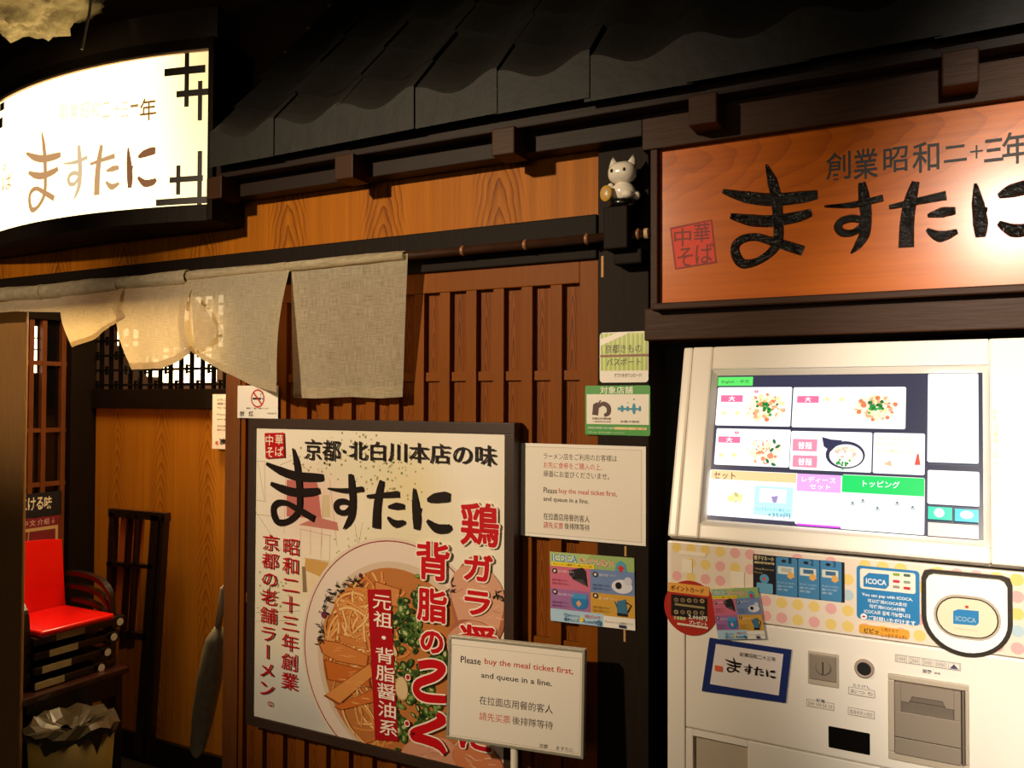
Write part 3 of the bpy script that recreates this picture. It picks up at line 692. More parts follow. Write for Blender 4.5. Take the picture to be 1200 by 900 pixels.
pr.text('京都国立博物館 京都水族館', (689, 500), (719, 503), '#d8ead0', .01, 1); pr.rect((720, 500.5), (758, 504), '#f0dca0'); pr.text('きもの パスポート 特典ご優待', (721, 501), (757, 503.6), '#a83c1c', .01, 1)
pr.text('ご提示の方は、割引または特典サービスがあります', (689, 505.5), (732, 508.5), '#d8ead0', 0, 1)
pr.build('emblems', M_print, root)
# prize flyer (and a smaller twin on the machine)
def flyer(F, q, root, n):
    """q = picture corners TL TR BR BL; content laid in a unit square"""
    Q = [F.uv(*p, n) for p in q]
    O_ = Vector(Q[3]); U_ = ((Vector(Q[2])-O_)+(Vector(Q[1])-Vector(Q[0])))/2; V_ = ((Vector(Q[0])-O_)+(Vector(Q[1])-Vector(Q[2])))/2
    FF = Frame(F.pt(*Q[3], n), F.U*U_.x+F.V*U_.y, F.U*V_.x+F.V*V_.y); W, H_ = U_.length, V_.length
    class S(Frame):
        def uv(s, x, y, n=0): return (x*W, (1-y)*H_)
    S_ = S(FF.O, FF.U, FF.N.cross(FF.U)); return S_, W, H_
def flyer_art(S_, root):
    pr = Print(S_, .0009); k = S_.uv(1, 0)[0]
    pr.rect((0, 0), (1, .2), '#94b06c'); pr.ppoly([(.0, .0), (.5, .0), (.36, .2), (.0, .2)], '#a9bd7c')
    pr.rect((.0, .2), (.49, .53), '#c76a86'); pr.rect((.49, .2), (1, .53), '#6d84b4'); pr.rect((0, .53), (.49, .82), '#9a6aa0'); pr.rect((.49, .53), (1, .84), '#c99a3c')
    pr.rect((0, .82), (.64, 1), '#a8c8e2'); pr.rect((.64, .84), (1, 1), '#e6e2dc')
    pr.text('ICOCA', (.03, .03), (.335, .13), '#ffffff', .05); pr.text('ICOCA', (.03, .03), (.335, .13), '#2d7fb0', .01)
    pr.text('使ってプレゼント!', (.37, .05), (.77, .16), '#ffffff', .05); pr.text('使ってプレゼント!', (.37, .05), (.77, .16), '#d8483a', .015)
    pr.rect((.02, .145), (.54, .2), '#f0cf28', .002); pr.text('キャンペーン期間 10.1(火)~12.31(火)', (.04, .155), (.52, .19), '#40301a', .02, 1)
    pr.ppoly([(.78, .2), (.8, .09), (.85, .05), (.9, .09), (.92, .2)], '#4a9ab8'); pr.rect((.83, .12), (.87, .21), '#c8322a'); pr.rect((.81, .14), (.89, .17), '#c8322a')
    pr.ppoly([(.23, .25), (.4, .19), (.44, .24), (.46, .46), (.39, .42), (.28, .37)], '#231f24'); pr.disc((.27, .29), .035*k, '#4a454c'); pr.disc((.27, .29), .02*k, '#1a171c')
    pr.ppoly([(.28, .37), (.4, .36), (.46, .46)], '#4a4048')
    pr.disc((.86, .41), .12*k, '#d4d4e0', .075*k); pr.disc((.93, .33), .045*k, '#c6c6d6'); pr.disc((.82, .4), .038*k, '#15141c')
    pr.rect((.26, .57), (.46, .79), '#2a78b8', .02*k*4); pr.rect((.27, .57), (.45, .64), '#4292cc'); pr.ppoly([(.35, .66), (.385, .71), (.35, .76), (.315, .71)], '#d8a070')
    pr.ppoly([(.8, .62), (.9, .58), (.92, .8), (.8, .8)], '#3a6f94'); pr.ppoly([(.76, .6), (.81, .68), (.80, .72)], '#2c5470'); pr.line([(.9, .62), (.96, .66), (.92, .76)], .008*k*2, '#2a2022'); pr.rect((.8, .78), (.92, .82), '#221a1c')
    for x, y in ((.05, .27), (.54, .27), (.05, .57), (.54, .57)): pr.disc((x+.01, y), .03*k, '#2c2024', seg=10); pr.disc((x+.012, y+.0), .016*k, '#e0d0c8', seg=10)
    for x, y, c in ((.1, .25, '#f4e0e4'), (.03, .38, '#8a2848'), (.03, .43, '#8a2848'), (.6, .25, '#e0e8f4'), (.52, .4, '#2a3a68'), (.52, .45, '#2a3a68'), (.1, .58, '#f0e0f4'), (.03, .7, '#5a2868'), (.03, .75, '#5a2868'), (.6, .58, '#fff0d0'), (.52, .71, '#6a4410'), (.52, .76, '#6a4410')):
        pr.text('賞品 各10名様にプレゼント', (x, y), (x+.2, y+.035), c, 0, 1)
    pr.text('宿泊キャンペーン', (.17, .86), (.36, .92), '#2a6a9a', .01, 1); pr.text('春キャンプ', (.17, .92), (.35, .98), '#2a6a9a', .02, 1); pr.disc((.385, .93), .025*k, '#e8c840'); pr.text('1,000円', (.42, .93), (.56, .98), '#2a6a9a', .03, 1); pr.disc((.59, .95), .03*k, '#3a6a92')
    pr.text('お買上げ2,000円', (.42, .85), (.6, .9), '#c8402a', .01, 1); pr.text('キャンペーンの詳細はこちら', (.66, .9), (.98, .93), '#5a5450', 0, 1); pr.rect((.82, .94), (.9, .98), '#2a3050')
    pr.build('artwork', M_print, root)
root = empty('prize_flyer', PY(645, 735, -.0065), 'colourful prize flyer with a blue kettle, taped below the laminated queueing notice', 'flyer')
S_, W, H_ = flyer(F0, [(645, 646), (744, 654), (744.5, 738.5), (645.5, 727)], root, 0); bm = B(); fbox(bm, S_, (0, 0, W, H_), 0, .0008); obj('backing', bm, M_paperw, root); flyer_art(S_, root)
# no-smoking sheet on the jamb
FJ = Frame((0, -.0075, 1.65), (1, 0, 0), (0, 0, 1))
root, pr = plaque('no_smoking_sheet', FJ, (279, 452), (326, 490.5), 'small white no smoking sheet half under the linen curtain', 'notice')
pr.disc((302, 467), .026, '#b8302a', .026, 28); pr.disc((302, 467), .0215, '#e6e2da', .0215, 28); pr.rect((296, 466), (306, 468.5), '#2a2624'); pr.rect((307, 466), (309, 468.5), '#8a8682')
P_, W_ = cr([(306, 465), (305.5, 462), (308, 461), (308, 459)], [1, 1, 1, 1]); pr.line(P_, .0015, '#55504c')
u_, v_ = FJ.uv(302, 467, pr.n); pr.line([(u_-.017, v_+.018), (u_+.017, v_-.018)], .005, '#b8302a', True)
pr.text('禁煙にご協力お願いします', (289, 477.5), (315, 479.5), '#4a4642', .01, 1); pr.text('禁', (281, 482), (286.5, 488), '#3a3634', .01); pr.text('煙', (291.5, 482), (297, 488), '#3a3634', .01); pr.text('京都拉麺小路', (313, 483.5), (324, 485.5), '#6a6662', 0, 1)
pr.build('lettering', M_print, root)

# ================================================================== POSTER
FP = Frame((0, -.037, 0), (1, 0, 0), (0, 0, 1))
pa = FP.uv(302.3, 501); pb_ = FP.uv(593, 509); pc_ = FP.uv(294.7, 838)
R0 = (FP.uv(299, 700)[0], (pc_[1]), pb_[0]-.001, (pa[1]+pb_[1])/2)
pst = empty('ramen_poster', (R0[0], 0, R0[1]), 'large dark-framed ramen poster with red and black Japanese lettering on the slatted wall', 'poster')
0 and print('POSTER', R0, FP.uv(590, 905))
fw = .026
bm = B()
for r in ((R0[0]-fw, R0[3], R0[2]+fw, R0[3]+fw), (R0[0]-fw, R0[1]-fw, R0[2]+fw, R0[1]), (R0[0]-fw, R0[1], R0[0], R0[3]), (R0[2], R0[1], R0[2]+fw, R0[3])): fbox(bm, FP, r, -.035, .006, .0012)
obj('frame', bm, M_frame, pst)
bm = B(); fbox(bm, FP, R0, -.03, 0); obj('panel', bm, M_paperw, pst)
pr = Print(FP, .0003, .00001, R0)
# background wash as a fine grid
def wash(px, py):
    b = np.array([.80, .73, .60])
    def g(cx_, cy_, sx, sy, col, k): 
        nonlocal b; w_ = k*math.exp(-((px-cx_)/sx)**2-((py-cy_)/sy)**2); b = b*(1-w_)+np.array(col)*w_
    g(490, 570, 55, 45, (.72, .58, .28), .7); g(370, 590, 45, 45, (.70, .42, .36), .75); g(420, 545, 70, 30, (.55, .52, .30), .35); g(560, 540, 40, 60, (.84, .77, .68), .9)
    g(330, 530, 30, 40, (.82, .74, .62), .6); g(330, 800, 50, 40, (.60, .60, .57), .9); g(370, 840, 60, 40, (.52, .52, .50), .9); g(330, 720, 40, 60, (.66, .60, .40), .5); g(470, 640, 60, 30, (.62, .56, .32), .5); g(375, 680, 25, 25, (.74, .52, .26), .7)
    return tuple(b)+(1,)
N_ = 44; pr.L += 1
for i in range(N_):
    for j in range(N_):
        a, b = R0[0]+(R0[2]-R0[0])*i/N_, R0[0]+(R0[2]-R0[0])*(i+1)/N_; c, d = R0[1]+(R0[3]-R0[1])*j/N_, R0[1]+(R0[3]-R0[1])*(j+1)/N_
        px_ = 298+(i+.5)/N_*292; py_ = 503+(1-(j+.5)/N_)*(335+60*i/N_); pr.poly([(a, c), (b, c), (b, d), (a, d)], wash(px_, py_), False)
# sketched town: house outlines, trees
rg = random.Random(5); LC = '#a08468'
for a, b in (((302, 540), (310, 586)), ((310, 540), (311, 587)), ((300, 540), (311, 541)), ((300, 586), (312, 588)), ((335, 550), (333, 625)), ((386, 560), (395, 640)), ((378, 585), (377, 640)), ((352, 620), (388, 628)), ((352, 620), (352, 652)), ((364, 620), (364, 650)), ((377, 624), (376, 655)), ((387, 626), (386, 668)), ((300, 600), (330, 645)), ((356, 654), (386, 658)), ((300, 718), (352, 716)), ((300, 728), (350, 727)), ((416, 615), (420, 640)), ((425, 612), (420, 640)), ((302, 603), (330, 606)), ((328, 545), (345, 538)), ((345, 538), (360, 550))):
    pr.line([a, b], .0012, LC)
pr.ppoly([(336, 562), (372, 566), (376, 600), (377, 608), (336, 605)], '#b8675f'); pr.ppoly([(378, 580), (386, 580), (387, 606), (378, 606)], '#cbb58f'); pr.ppoly([(372, 606), (395, 612), (397, 622), (350, 615)], '#b97468')
pr.ppoly([(358, 654), (385, 659), (385, 680), (357, 668)], '#c79a55'); pr.ppoly([(354, 664), (358, 664), (360, 694), (355, 694)], '#8a7058')
for _ in range(230):
    cx_, cy_ = rg.choice(((425, 520), (390, 535), (460, 540), (470, 575), (440, 560), (315, 690), (410, 640), (355, 545))); x = cx_+rg.gauss(0, 14); y = cy_+rg.gauss(0, 11); pr.L -= 1
    pr.disc((x, y), rg.uniform(.0015, .004), rg.choice(('#93905a', '#a8a068', '#7f8452', '#b3a070', '#9b8a58')), None, 7)
pr.L += 1
# bowl
cp = [FP.uv(*p, pr.n) for p in ((353, 744), (366, 692), (398, 652), (435, 633), (464, 628), (396, 868))]
A_ = np.array([[2*x, 2*y, 1] for x, y in cp]); s0 = np.linalg.lstsq(A_, np.array([x*x+y*y for x, y in cp]), rcond=None)[0]; bc = (s0[0], s0[1]); brd = math.sqrt(s0[2]+bc[0]**2+bc[1]**2)
0 and print('BOWL', bc, brd)
def uvd(c, rx, col, ry=None, ang=0, seg=40, wob=0):
    ry = ry or rx; ca, sa = math.cos(ang), math.sin(ang); ph = rg.random()*6
    pr.poly([(c[0]+(1+wob*math.sin(3*t+ph)+wob*.6*math.sin(5*t+2*ph))*(rx*math.cos(t)*ca-ry*math.sin(t)*sa), c[1]+(1+wob*math.sin(3*t+ph)+wob*.6*math.sin(5*t+2*ph))*(rx*math.cos(t)*sa+ry*math.sin(t)*ca)) for t in [2*math.pi*k/seg for k in range(seg)]], col)
uvd(bc, brd, '#d8c6b4', seg=72); uvd(bc, brd*.975, '#8e2430', seg=72); uvd(bc, brd*.965, '#dccabc', seg=72); uvd((bc[0]+.006, bc[1]-.012), brd*.84, '#cdb6a0', seg=60); uvd((bc[0]+.008, bc[1]-.016), brd*.79, '#b5713a', seg=60, wob=.01)
# noodles
def pin(c, r): t = rg.random()*6.283; q = r*math.sqrt(rg.random()); return (c[0]+q*math.cos(t), c[1]+q*math.sin(t))
nc = FP.uv(410, 730, pr.n); nc2 = FP.uv(430, 880, pr.n)
for k in range(420):
    cen = nc if k % 4 else nc2; p0 = pin(cen, .105 if k % 4 else .075); a = rg.uniform(0, 6.28); cur = rg.uniform(-9, 9); P_ = [p0]
    for i in range(9): a += cur*.012*rg.uniform(.6, 1.4)*2; P_.append((P_[-1][0]+.012*math.cos(a), P_[-1][1]+.012*math.sin(a)))
    if any(math.hypot(q[0]-bc[0]-.008, q[1]-bc[1]+.016) > brd*.80 for q in P_): continue
    L0 = pr.L; pr.line(P_, .0078, '#a8602c', True); pr.line(P_, .0058, rg.choice(('#d99a55', '#e3ad6a', '#cf8442', '#e8ba7c', '#d78f4c', '#c9743a')), True)
    if k % 3: pr.L = L0
# chashu at right, bottom
for (x, y), rx, ry, an, cl in (((560, 705), .075, .10, .2, '#cf9a7e'), ((555, 760), .075, .07, .5, '#c98f74'), ((505, 885), .085, .05, .2, '#cc8f72'), ((560, 890), .07, .045, -.1, '#c97a50')):
    c = FP.uv(x, y, pr.n); uvd(c, rx, '#a8654a', ry, an, 40, .05); uvd(c, rx*.95, cl, ry*.95, an, 40, .05)
    for _ in range(16): p = pin(c, min(rx, ry)*.8); a = an+rg.uniform(-.4, .4); pr.L -= 1; pr.line([p, (p[0]+.02*math.cos(a), p[1]+.02*math.sin(a))], rg.uniform(.0012, .003), rg.choice(('#e0b498', '#b97c60', '#d8a88c')), True)
# bamboo shoots
for pts, cl in ((((372, 748), (398, 752), (434, 768), (432, 782), (396, 775), (378, 765)), '#c8793a'), (((380, 772), (432, 786), (436, 806), (384, 796)), '#bf6628'), (((380, 815), (436, 775), (440, 790), (398, 826)), '#d08a48'), (((392, 828), (440, 806), (440, 822), (400, 832)), '#c46a2c'), (((396, 742), (430, 752), (433, 762), (400, 752)), '#c67a3e'), (((440, 680), (470, 690), (468, 712), (440, 705)), '#c9824a')):
    pr.ppoly(pts, '#8c4518'); cx_ = sum(p[0] for p in pts)/len(pts); cy_ = sum(p[1] for p in pts)/len(pts); pr.ppoly([(cx_+(x-cx_)*.93, cy_+(y-cy_)*.9) for x, y in pts], cl)
    for _ in range(5): x, y = cx_+rg.uniform(-12, 12), cy_+rg.uniform(-6, 6); pr.line([(x, y), (x+8, y+rg.uniform(-1, 2))], .0012, '#e2ab6c')
# spring onions
for px_, py_, n_, sp in ((478, 735, 60, 18), (480, 790, 55, 20), (500, 830, 40, 16), (470, 850, 24, 9), (510, 770, 26, 12), (495, 700, 20, 10)):
    for _ in range(n_):
        c = FP.uv(px_+rg.gauss(0, sp*.6), py_+rg.gauss(0, sp*.9), pr.n); rx = rg.uniform(.007, .016); ry = rx*rg.uniform(.4, .9); an = rg.uniform(0, 3.1); L0 = pr.L
        uvd(c, rx, rg.choice(('#2f4a1e', '#4c6b2c', '#3d5a24', '#5d7a38', '#26381a')), ry, an, 12); uvd(c, rx*.55, rg.choice(('#8a9a58', '#b8b884', '#1f2c14', '#39421f')), ry*.5, an, 10)
        if _ % 3: pr.L = L0
for px_, py_, rx, ry, an in ((472, 806, .020, .030, .1), (462, 760, .008, .02, .6), (500, 745, .026, .006, .5)): uvd(FP.uv(px_, py_, pr.n), rx, '#b89468', ry, an, 24, .03); uvd(FP.uv(px_, py_, pr.n), rx*.88, '#d8bd92', ry*.9, an, 24, .03)
# dark herb at the rim
for px_, py_ in ((392, 695), (400, 688), (386, 704), (412, 684), (380, 716), (376, 738), (378, 750), (584, 699), (592, 701), (420, 684), (530, 690)):
    for _ in range(9): a = rg.uniform(0, 6.28); x, y = px_+rg.gauss(0, 3), py_+rg.gauss(0, 3.5); pr.L -= 1; pr.line([(x, y), (x+5*math.cos(a), y+5*math.sin(a)-2)], [.004, .0008], rg.choice(('#232a18', '#2c2a1a', '#3b2630')))
pr.disc((381, 720), .009, '#6a2c44'); pr.disc((424, 674), .006, '#5c2238')
# red upright banner
pr.ppoly([(432, 690), (459, 690.5), (468, 868), (441, 866)], '#a81018')
NL = pr.n+pr.L*pr.dz+.0003; 0 and print('layers', pr.L, NL)
pr.build('artwork', M_print, pst)
# lettering
pr = Print(FP, NL, .00002, R0)
K = '#1c120e'; RD = '#b01218'
pr.ppoly([(310, 507.5), (332.5, 507), (333.5, 536), (311.5, 537.5)], RD)
for ch, a, b in (('中', (311.5, 509.5), (320, 522)), ('華', (322.5, 509), (331.5, 521)), ('そ', (312, 524), (320.5, 536)), ('ば', (322.5, 523), (332, 535))): pr.text(ch, a, b, '#e8d8c0', .008)
pr.chars('京都', (356, 513), (399, 541), K, .006, 3); pr.disc((403, 529), .0045, K); pr.chars('北白川本店の味', (408, 515), (582, 547), K, .006, 3)
# brush name: ま larger than the rest
def brush_part(sl, a, b, col):
    S0 = BRS[sl[0]:sl[1]]; X0 = min(p[0] for P_, W_ in S0 for p in P_); X1 = max(p[0] for P_, W_ in S0 for p in P_); Y0 = min(p[1] for P_, W_ in S0 for p in P_); Y1 = max(p[1] for P_, W_ in S0 for p in P_)
    r = FP.rect(a, b, pr.n); sx, sy = (r[2]-r[0])/(X1-X0), (r[3]-r[1])/(Y1-Y0)
    for P_, W_ in S0: pr.line([(r[0]+(x-X0)*sx, r[1]+(y-Y0)*sy) for x, y in P_], [x*(sx+sy)/2*.95 for x in W_], col, True)
brush_part((0, 3), (312, 524), (378, 617), K); brush_part((3, 6), (384, 554), (425, 622), K); brush_part((6, 10), (430, 562), (474, 622), K); brush_part((10, 14), (485, 572), (528, 624), K)
pr.vtext('昭和二十三年創業', (330.5, 628), (350, 812), RD, .008, 2, -.001); pr.vtext('京都の老舗ラーメン。', (307, 624), (326, 842), RD, .008, 2, -.012)
pr.vtext('元祖・背脂醤油系', (436, 693), (459, 864), '#f2e6d8', .008, 2, .022)
pr.vtext('品', (498, 652), (510, 668), RD, .01)
def big(ch, a, b):
    v, f = glyph(ch, .0, 3); r = FP.rect(a, b, pr.n); x0, x1, y0, y1 = min(p[0] for p in v), max(p[0] for p in v), min(p[1] for p in v), max(p[1] for p in v)
    for rad, col in ((.0062, '#efe0d0'), (.0026, '#bf0e18')):
        L0 = pr.L+1
        for k in range(12):
            du, dv = rad*math.cos(k*.5236), rad*math.sin(k*.5236); pr.put(v, f, (r[0]+du, r[1]+dv, r[2]+du, r[3]+dv), col, 0, (x0, x1, y0, y1))
for ch, a, b in (('鶏', (541, 589), (584, 641)), ('ガ', (545, 649), (577, 682)), ('ラ', (546, 692), (574, 722)), ('醤', (540, 731), (582, 775)), ('油', (540, 790), (582, 830)), ('に', (540, 845), (576, 882)),
                 ('背', (490, 634), (527, 681)), ('脂', (491, 688), (524, 730)), ('の', (495, 738), (520, 766))): big(ch, a, b)
for pts, wd in (([(492, 779), (508, 777), (520, 782), (512, 792), (492, 800), (490, 810), (500, 817), (524, 819)], [8, 8, 8, 8, 8, 8, 8, 7]), ([(513, 836), (520, 843), (505, 851), (488, 857), (487, 862), (500, 866), (515, 872), (523, 882)], [5, 9, 8, 8, 9, 9, 9, 5])):
    P_, W_ = cr(pts, wd); q = FP.uv(505, 800, pr.n)[0]-FP.uv(504, 800, pr.n)[0]; pr.line(P_, [(x+3.4)*q for x in W_], '#efe0d0'); pr.line(P_, [x*q*1.05 for x in W_], '#bf0e18')
for c in ((479.5, 793), (478.5, 847)): pr.disc(c, .0085, '#efe0d0'); pr.disc(c, .0058, '#bf0e18')
pr.build('lettering', M_print, pst)

# ================================================================== STANDING SIGN
Q = Matrix.Rotation(R(8.06), 3, 'Z') @ Matrix.Rotation(R(-3.21), 3, 'X')
Pc = Vector((-.8358, -.1426, 1.0100))
FQ = Frame(Pc, Q @ Vector((1, 0, 0)), Q @ Vector((0, 0, 1))); w2, h2 = .1575, .1125
st = empty('standing_sign', (Pc.x, Pc.y, 0), 'white framed queue sign on a thin white stand, in front of the ramen poster', 'sign')
bm = B(); fbox(bm, FQ, (-w2, -h2, w2, h2), -.020, -.0015, .003); obj('case', bm, M_signwhite, st)
bm = B()
for r in ((-w2, h2-.006, w2, h2), (-w2, -h2, w2, -h2+.006), (-w2, -h2+.006, -w2+.006, h2-.006), (w2-.006, -h2+.006, w2, h2-.006)): fbox(bm, FQ, r, -.003, .001, .0008)
obj('rim', bm, mat('grey_metal_rim', '#a59f8e', .35, .3), st)
pr = Print(FQ, -.0012); pr.guess = True; pr.poly([(-w2+.005, -h2+.005), (w2-.005, -h2+.005), (w2-.005, h2-.005), (-w2+.005, h2-.005)], '#efe6da')
pr.ring((530, 755), (679, 884), '#a09888', .0007, '#efe6da')
pr.text('Please', (540, 768.5), (563.5, 776.5), INK, .012); pr.text('buy the meal ticket first,', (568, 771), (672, 780), RED, .012)
pr.text('and queue in a line.', (564, 787.5), (647, 796), INK, .010)
pr.text('在拉面店用餐的客人', (562, 815), (648, 825), INK, 0); pr.text('請先买票', (562, 834), (598, 843.5), '#d05a48', 0); pr.text('後排隊等待', (600.5, 839), (648, 848.5), '#564c44', 0)
pr.text('京都', (632, 871), (642, 876), '#4a4038', 0); pr.text('ますたに', (652, 874), (672, 878.5), '#4a4038', 0)
pr.build('lettering', M_print, st)
pb2 = FQ.pt(.0, -h2, -.012)
bm = B(); tube(bm, [pb2+Vector((0, 0, .01)), Vector((pb2.x, pb2.y, .02))], .0085, 14); obj('stem', bm, M_signwhite, st, True)
bm = B(); lathe(bm, (pb2.x, pb2.y, 0), [(.001, 0), (.15, 0), (.15, .012), (.02, .03), (.001, .03)], 30); obj('foot', bm, M_signwhite, st, True)

# ================================================================== TICKET MACHINE
A_m = R(-2.2)
U_m = Vector((math.cos(A_m), math.sin(A_m), 0))
FM = Frame(PY(782, 700, -.15), U_m, (0, 0, 1)); z_sp = FM.O.z+FM.uv(783, 630)[1]
mc = empty('ticket_machine', (FM.O.x, FM.O.y, 0), 'cream meal ticket vending machine with a large touch screen, at the right', 'vending machine')
def zc_(px, py): return FM.uv(px, py)[1]
vT = FM.uv(990, 652)[1]+.0005; WM = .78; vF = -FM.O.z
# casing
bm = B(); fbox(bm, FM, (0.001, vF+.02, WM, vT-.002), -.24, -.012, .004); obj('casing', bm, M_seam, mc)
vA, vB_ = FM.uv(1100, 759)[1], FM.uv(885, 869)[1]
u1_ = FM.uv(803, 800)[0]
def panel(name, r, m=M_white, n1=0, n0=-.014, bev=.003): bm = B(); fbox(bm, FM, r, n0, n1, bev); return obj(name, bm, m, mc)
panel('decorated_strip', (0, vA+.001, WM, vT-.001))
panel('left_post', (0, vF+.03, u1_-.001, vA-.001), M_white)
panel('payment_panel', (u1_+.001, vB_+.001, WM, vA-.001))
# lower panel with a hatch
r = FM.rect((812, 862), (876, 905)); r = (r[0], r[1]-.03, r[2], r[3])
bm = B(); fbox(bm, FM, (u1_+.001, vF+.03, r[0], vB_-.001), -.014, 0, .002); fbox(bm, FM, (r[2], vF+.03, WM, vB_-.001), -.014, 0, .002); fbox(bm, FM, (r[0], r[3], r[2], vB_-.001), -.014, 0, .0005); fbox(bm, FM, (r[0], vF+.03, r[2], r[1]), -.014, 0, .0005)
obj('lower_panel', bm, M_white, mc)
panel('ticket_recess', (r[0], r[1], r[2], r[3]), M_white2, -.010, -.02, 0)
# screen block, leaning back
ZL = R(15.5)
V_s = Vector((0, 0, 1))*math.cos(ZL)-FM.N*math.sin(ZL)
FSb = Frame(FM.pt(0, vT+.012, .0), U_m, V_s)
top = FSb.uv(900, 403)[1]; uL = 0
bm = B(); fbox(bm, FSb, (.0, -.006, WM, top), -.22, -.012, .006); obj('screen_housing', bm, M_white, mc)
rs = FSb.rect((838, 438), (838, 609)); ra = FSb.uv(829, 608); rb = FSb.uv(1152, 437); rcn = FSb.uv(1152, 633); 
us0, us1, vs0, vs1 = FSb.uv(834, 520)[0], FSb.uv(1152, 530)[0], (FSb.uv(829, 608)[1]+rcn[1])/2, FSb.uv(1000, 437)[1]
0 and print('SCREEN', us0, us1, vs0, vs1, 'uL', FSb.uv(800, 405), FSb.uv(783, 625), 'TOP', top, FSb.uv(1190, 396))
bz = .010
bm = B(); e = .012
xL = .022
for r in ((xL, -.004, us0-bz, top-.004), (us1+bz, -.004, WM, top-.004), (us0-bz, vs1+bz, us1+bz, top-.004), (us0-bz, -.004, us1+bz, vs0-bz)): fbox(bm, FSb, r, -.02, .006, .004)
obj('screen_bezel', bm, M_white, mc)
bm = B(); fbox(bm, FSb, (0, -.004, xL-.002, top-.002), -.02, .0, .005); obj('side_trim', bm, M_white, mc)
bm = B()   # chamfered lip round the glass
o_ = [(us0-bz-.002, vs0-bz-.002), (us1+bz+.002, vs0-bz-.002), (us1+bz+.002, vs1+bz+.002), (us0-bz-.002, vs1+bz+.002)]; i_ = [(us0, vs0), (us1, vs0), (us1, vs1), (us0, vs1)]
vo = [bm.verts.new(FSb.pt(*p, .0045)) for p in o_]; vi = [bm.verts.new(FSb.pt(*p, -.008)) for p in i_]
for k in range(4): bm.faces.new((vo[k], vo[(k+1) % 4], vi[(k+1) % 4], vi[k]))
obj('screen_lip', bm, M_white, mc)
bm = B(); fbox(bm, FSb, (us0-.002, vs0-.002, us1+.002, vs1+.002), -.014, -.0085); obj('screen_glass', bm, M_blackgloss, mc)
S = Print(FSb, -.0082); S.guess = True
NV = '#2a2b45'; WH = '#ffffff'
S.rect((836, 439), (1151, 632), '#1d1e33'); r = (us0, vs0, us1, vs1); S.P = []; S.L = 0
S.poly([(r[0], r[1]), (r[2], r[1]), (r[2], r[3]), (r[0], r[3])], '#2b2c44'); S.clip = r
def tilep(a, b, col=WH, rad=.003): S.rect(a, b, col, rad)
S.rect((842, 442), (882, 452), '#58d860'); S.text('English・中文', (846, 445), (878, 450), '#1f6a2a', .01, 1)
tilep((841.5, 454), (926, 500)); tilep((930, 454), (1061, 503)); tilep((840, 502), (924.5, 548)); tilep((927.5, 505), (1021, 554)); tilep((1024, 507), (1083.5, 557))
rg = random.Random(9)
def bowlart(c, rx, ry, cols, n=70, green=22):
    S.disc(c, rx*.00155, '#fff0cc', ry*.0016, 20); S.L += 1
    for _ in range(n*2): a = rg.random()*6.28; q = math.sqrt(rg.random()); S.L -= (_ % 6 > 0); S.disc((c[0]+rx*q*math.cos(a), c[1]+ry*q*math.sin(a)), rg.uniform(.002, .0055), rg.choice(cols), None, 7)
    S.L += 1
    for _ in range(green): S.L -= 1; S.disc((c[0]+rg.gauss(0, rx*.18), c[1]+rg.gauss(0, ry*.22)), rg.uniform(.002, .004), rg.choice(('#1f7a34', '#2f9a48', '#186028')), None, 7)
    S.L += 1
CC = ('#f4dca0', '#fff0c8', '#e8a878', '#ffe8d0', '#d87850', '#fff8e8')
bowlart((897, 478), 22, 16, CC); bowlart((1026, 478), 24, 15, CC); bowlart((896, 530), 20, 14, ('#f8e8b8', '#fff8e0', '#e08868', '#fff4dc'), 60, 0)
for c in ((908, 518), (912, 524), (905, 528), (900, 541), (907, 545)): S.disc(c, .005, '#1f6a3c', .003, 10, rg.random()*3)
for x, y in ((846, 464), (935, 465), (843, 512)): S.rect((x, y), (x+25, y+8), '#e86a94'); S.text('大', (x+9, y+1), (x+16, y+7), WH, .03)
for x, y in ((930, 515), (930, 534)): S.rect((x, y), (x+28, y+15), '#ec8aa2', .002); S.chars('替麺', (x+6, y+3), (x+22, y+12), WH, .008)
for c in ((849, 485), (865, 485), (970, 469), (987, 469), (846, 534), (861, 534)): S.disc(c, .0045, '#fff49a', None, 12)
for x, y in ((885, 458), (862, 506)): S.text('特', (x, y), (x+5, y+4.5), '#d0305a', .02)
S.disc((991, 534), .034, '#26284a', .026, 28); S.disc((992, 535), .029, '#fff6ea', .0215, 28); S.ppoly([(964, 513), (975, 516), (988, 517), (974, 530), (966, 524)], '#26284a')
bowlart((992, 533), 13, 8, ('#f8e8b8', '#ffffff', '#f0b8a8'), 24, 0)
for _ in range(16): S.L -= 1; S.disc((988+rg.gauss(0, 4), 545+rg.gauss(0, 2)), .0022, rg.choice(('#1f7a34', '#3aa850')), None, 7)
S.L += 1
S.text('サイドメニュー', (1029, 512), (1070, 517), '#f0d468', .01, 1); S.text('ドリンク', (1029, 519), (1052, 524), '#f0d468', .01, 1); S.text('お土産はこちら', (1029, 527.5), (1078, 532), '#f0d468', .01, 1); S.ppoly([(1075, 533), (1077, 533), (1079, 546), (1072, 546)], '#d84a3a'); S.ppoly([(1036, 545), (1044, 540), (1046, 548)], '#e8b890')
tilep((834, 551), (934, 612)); S.rect((835, 551.5), (934, 567), '#ffc890'); S.text('セット', (838, 553.5), (863, 562), '#3a1a10', .01)
bowlart((863, 584), 7, 5, ('#f0e090', '#ffe8b8', '#b8b078'), 16, 0); S.rect((886, 570), (929, 607), '#b8eef2'); S.rect((892, 573), (922, 591), '#f4f8ff'); S.ppoly([(905, 583), (913, 582), (911, 590), (907, 590)], '#9a86b8'); S.text('ミックスバニラ一杯セット', (887, 595), (927, 599), '#3a8aa8', .01, 1); S.text('+350円', (901, 601), (927, 607), '#2a7a9a', .01, 1)
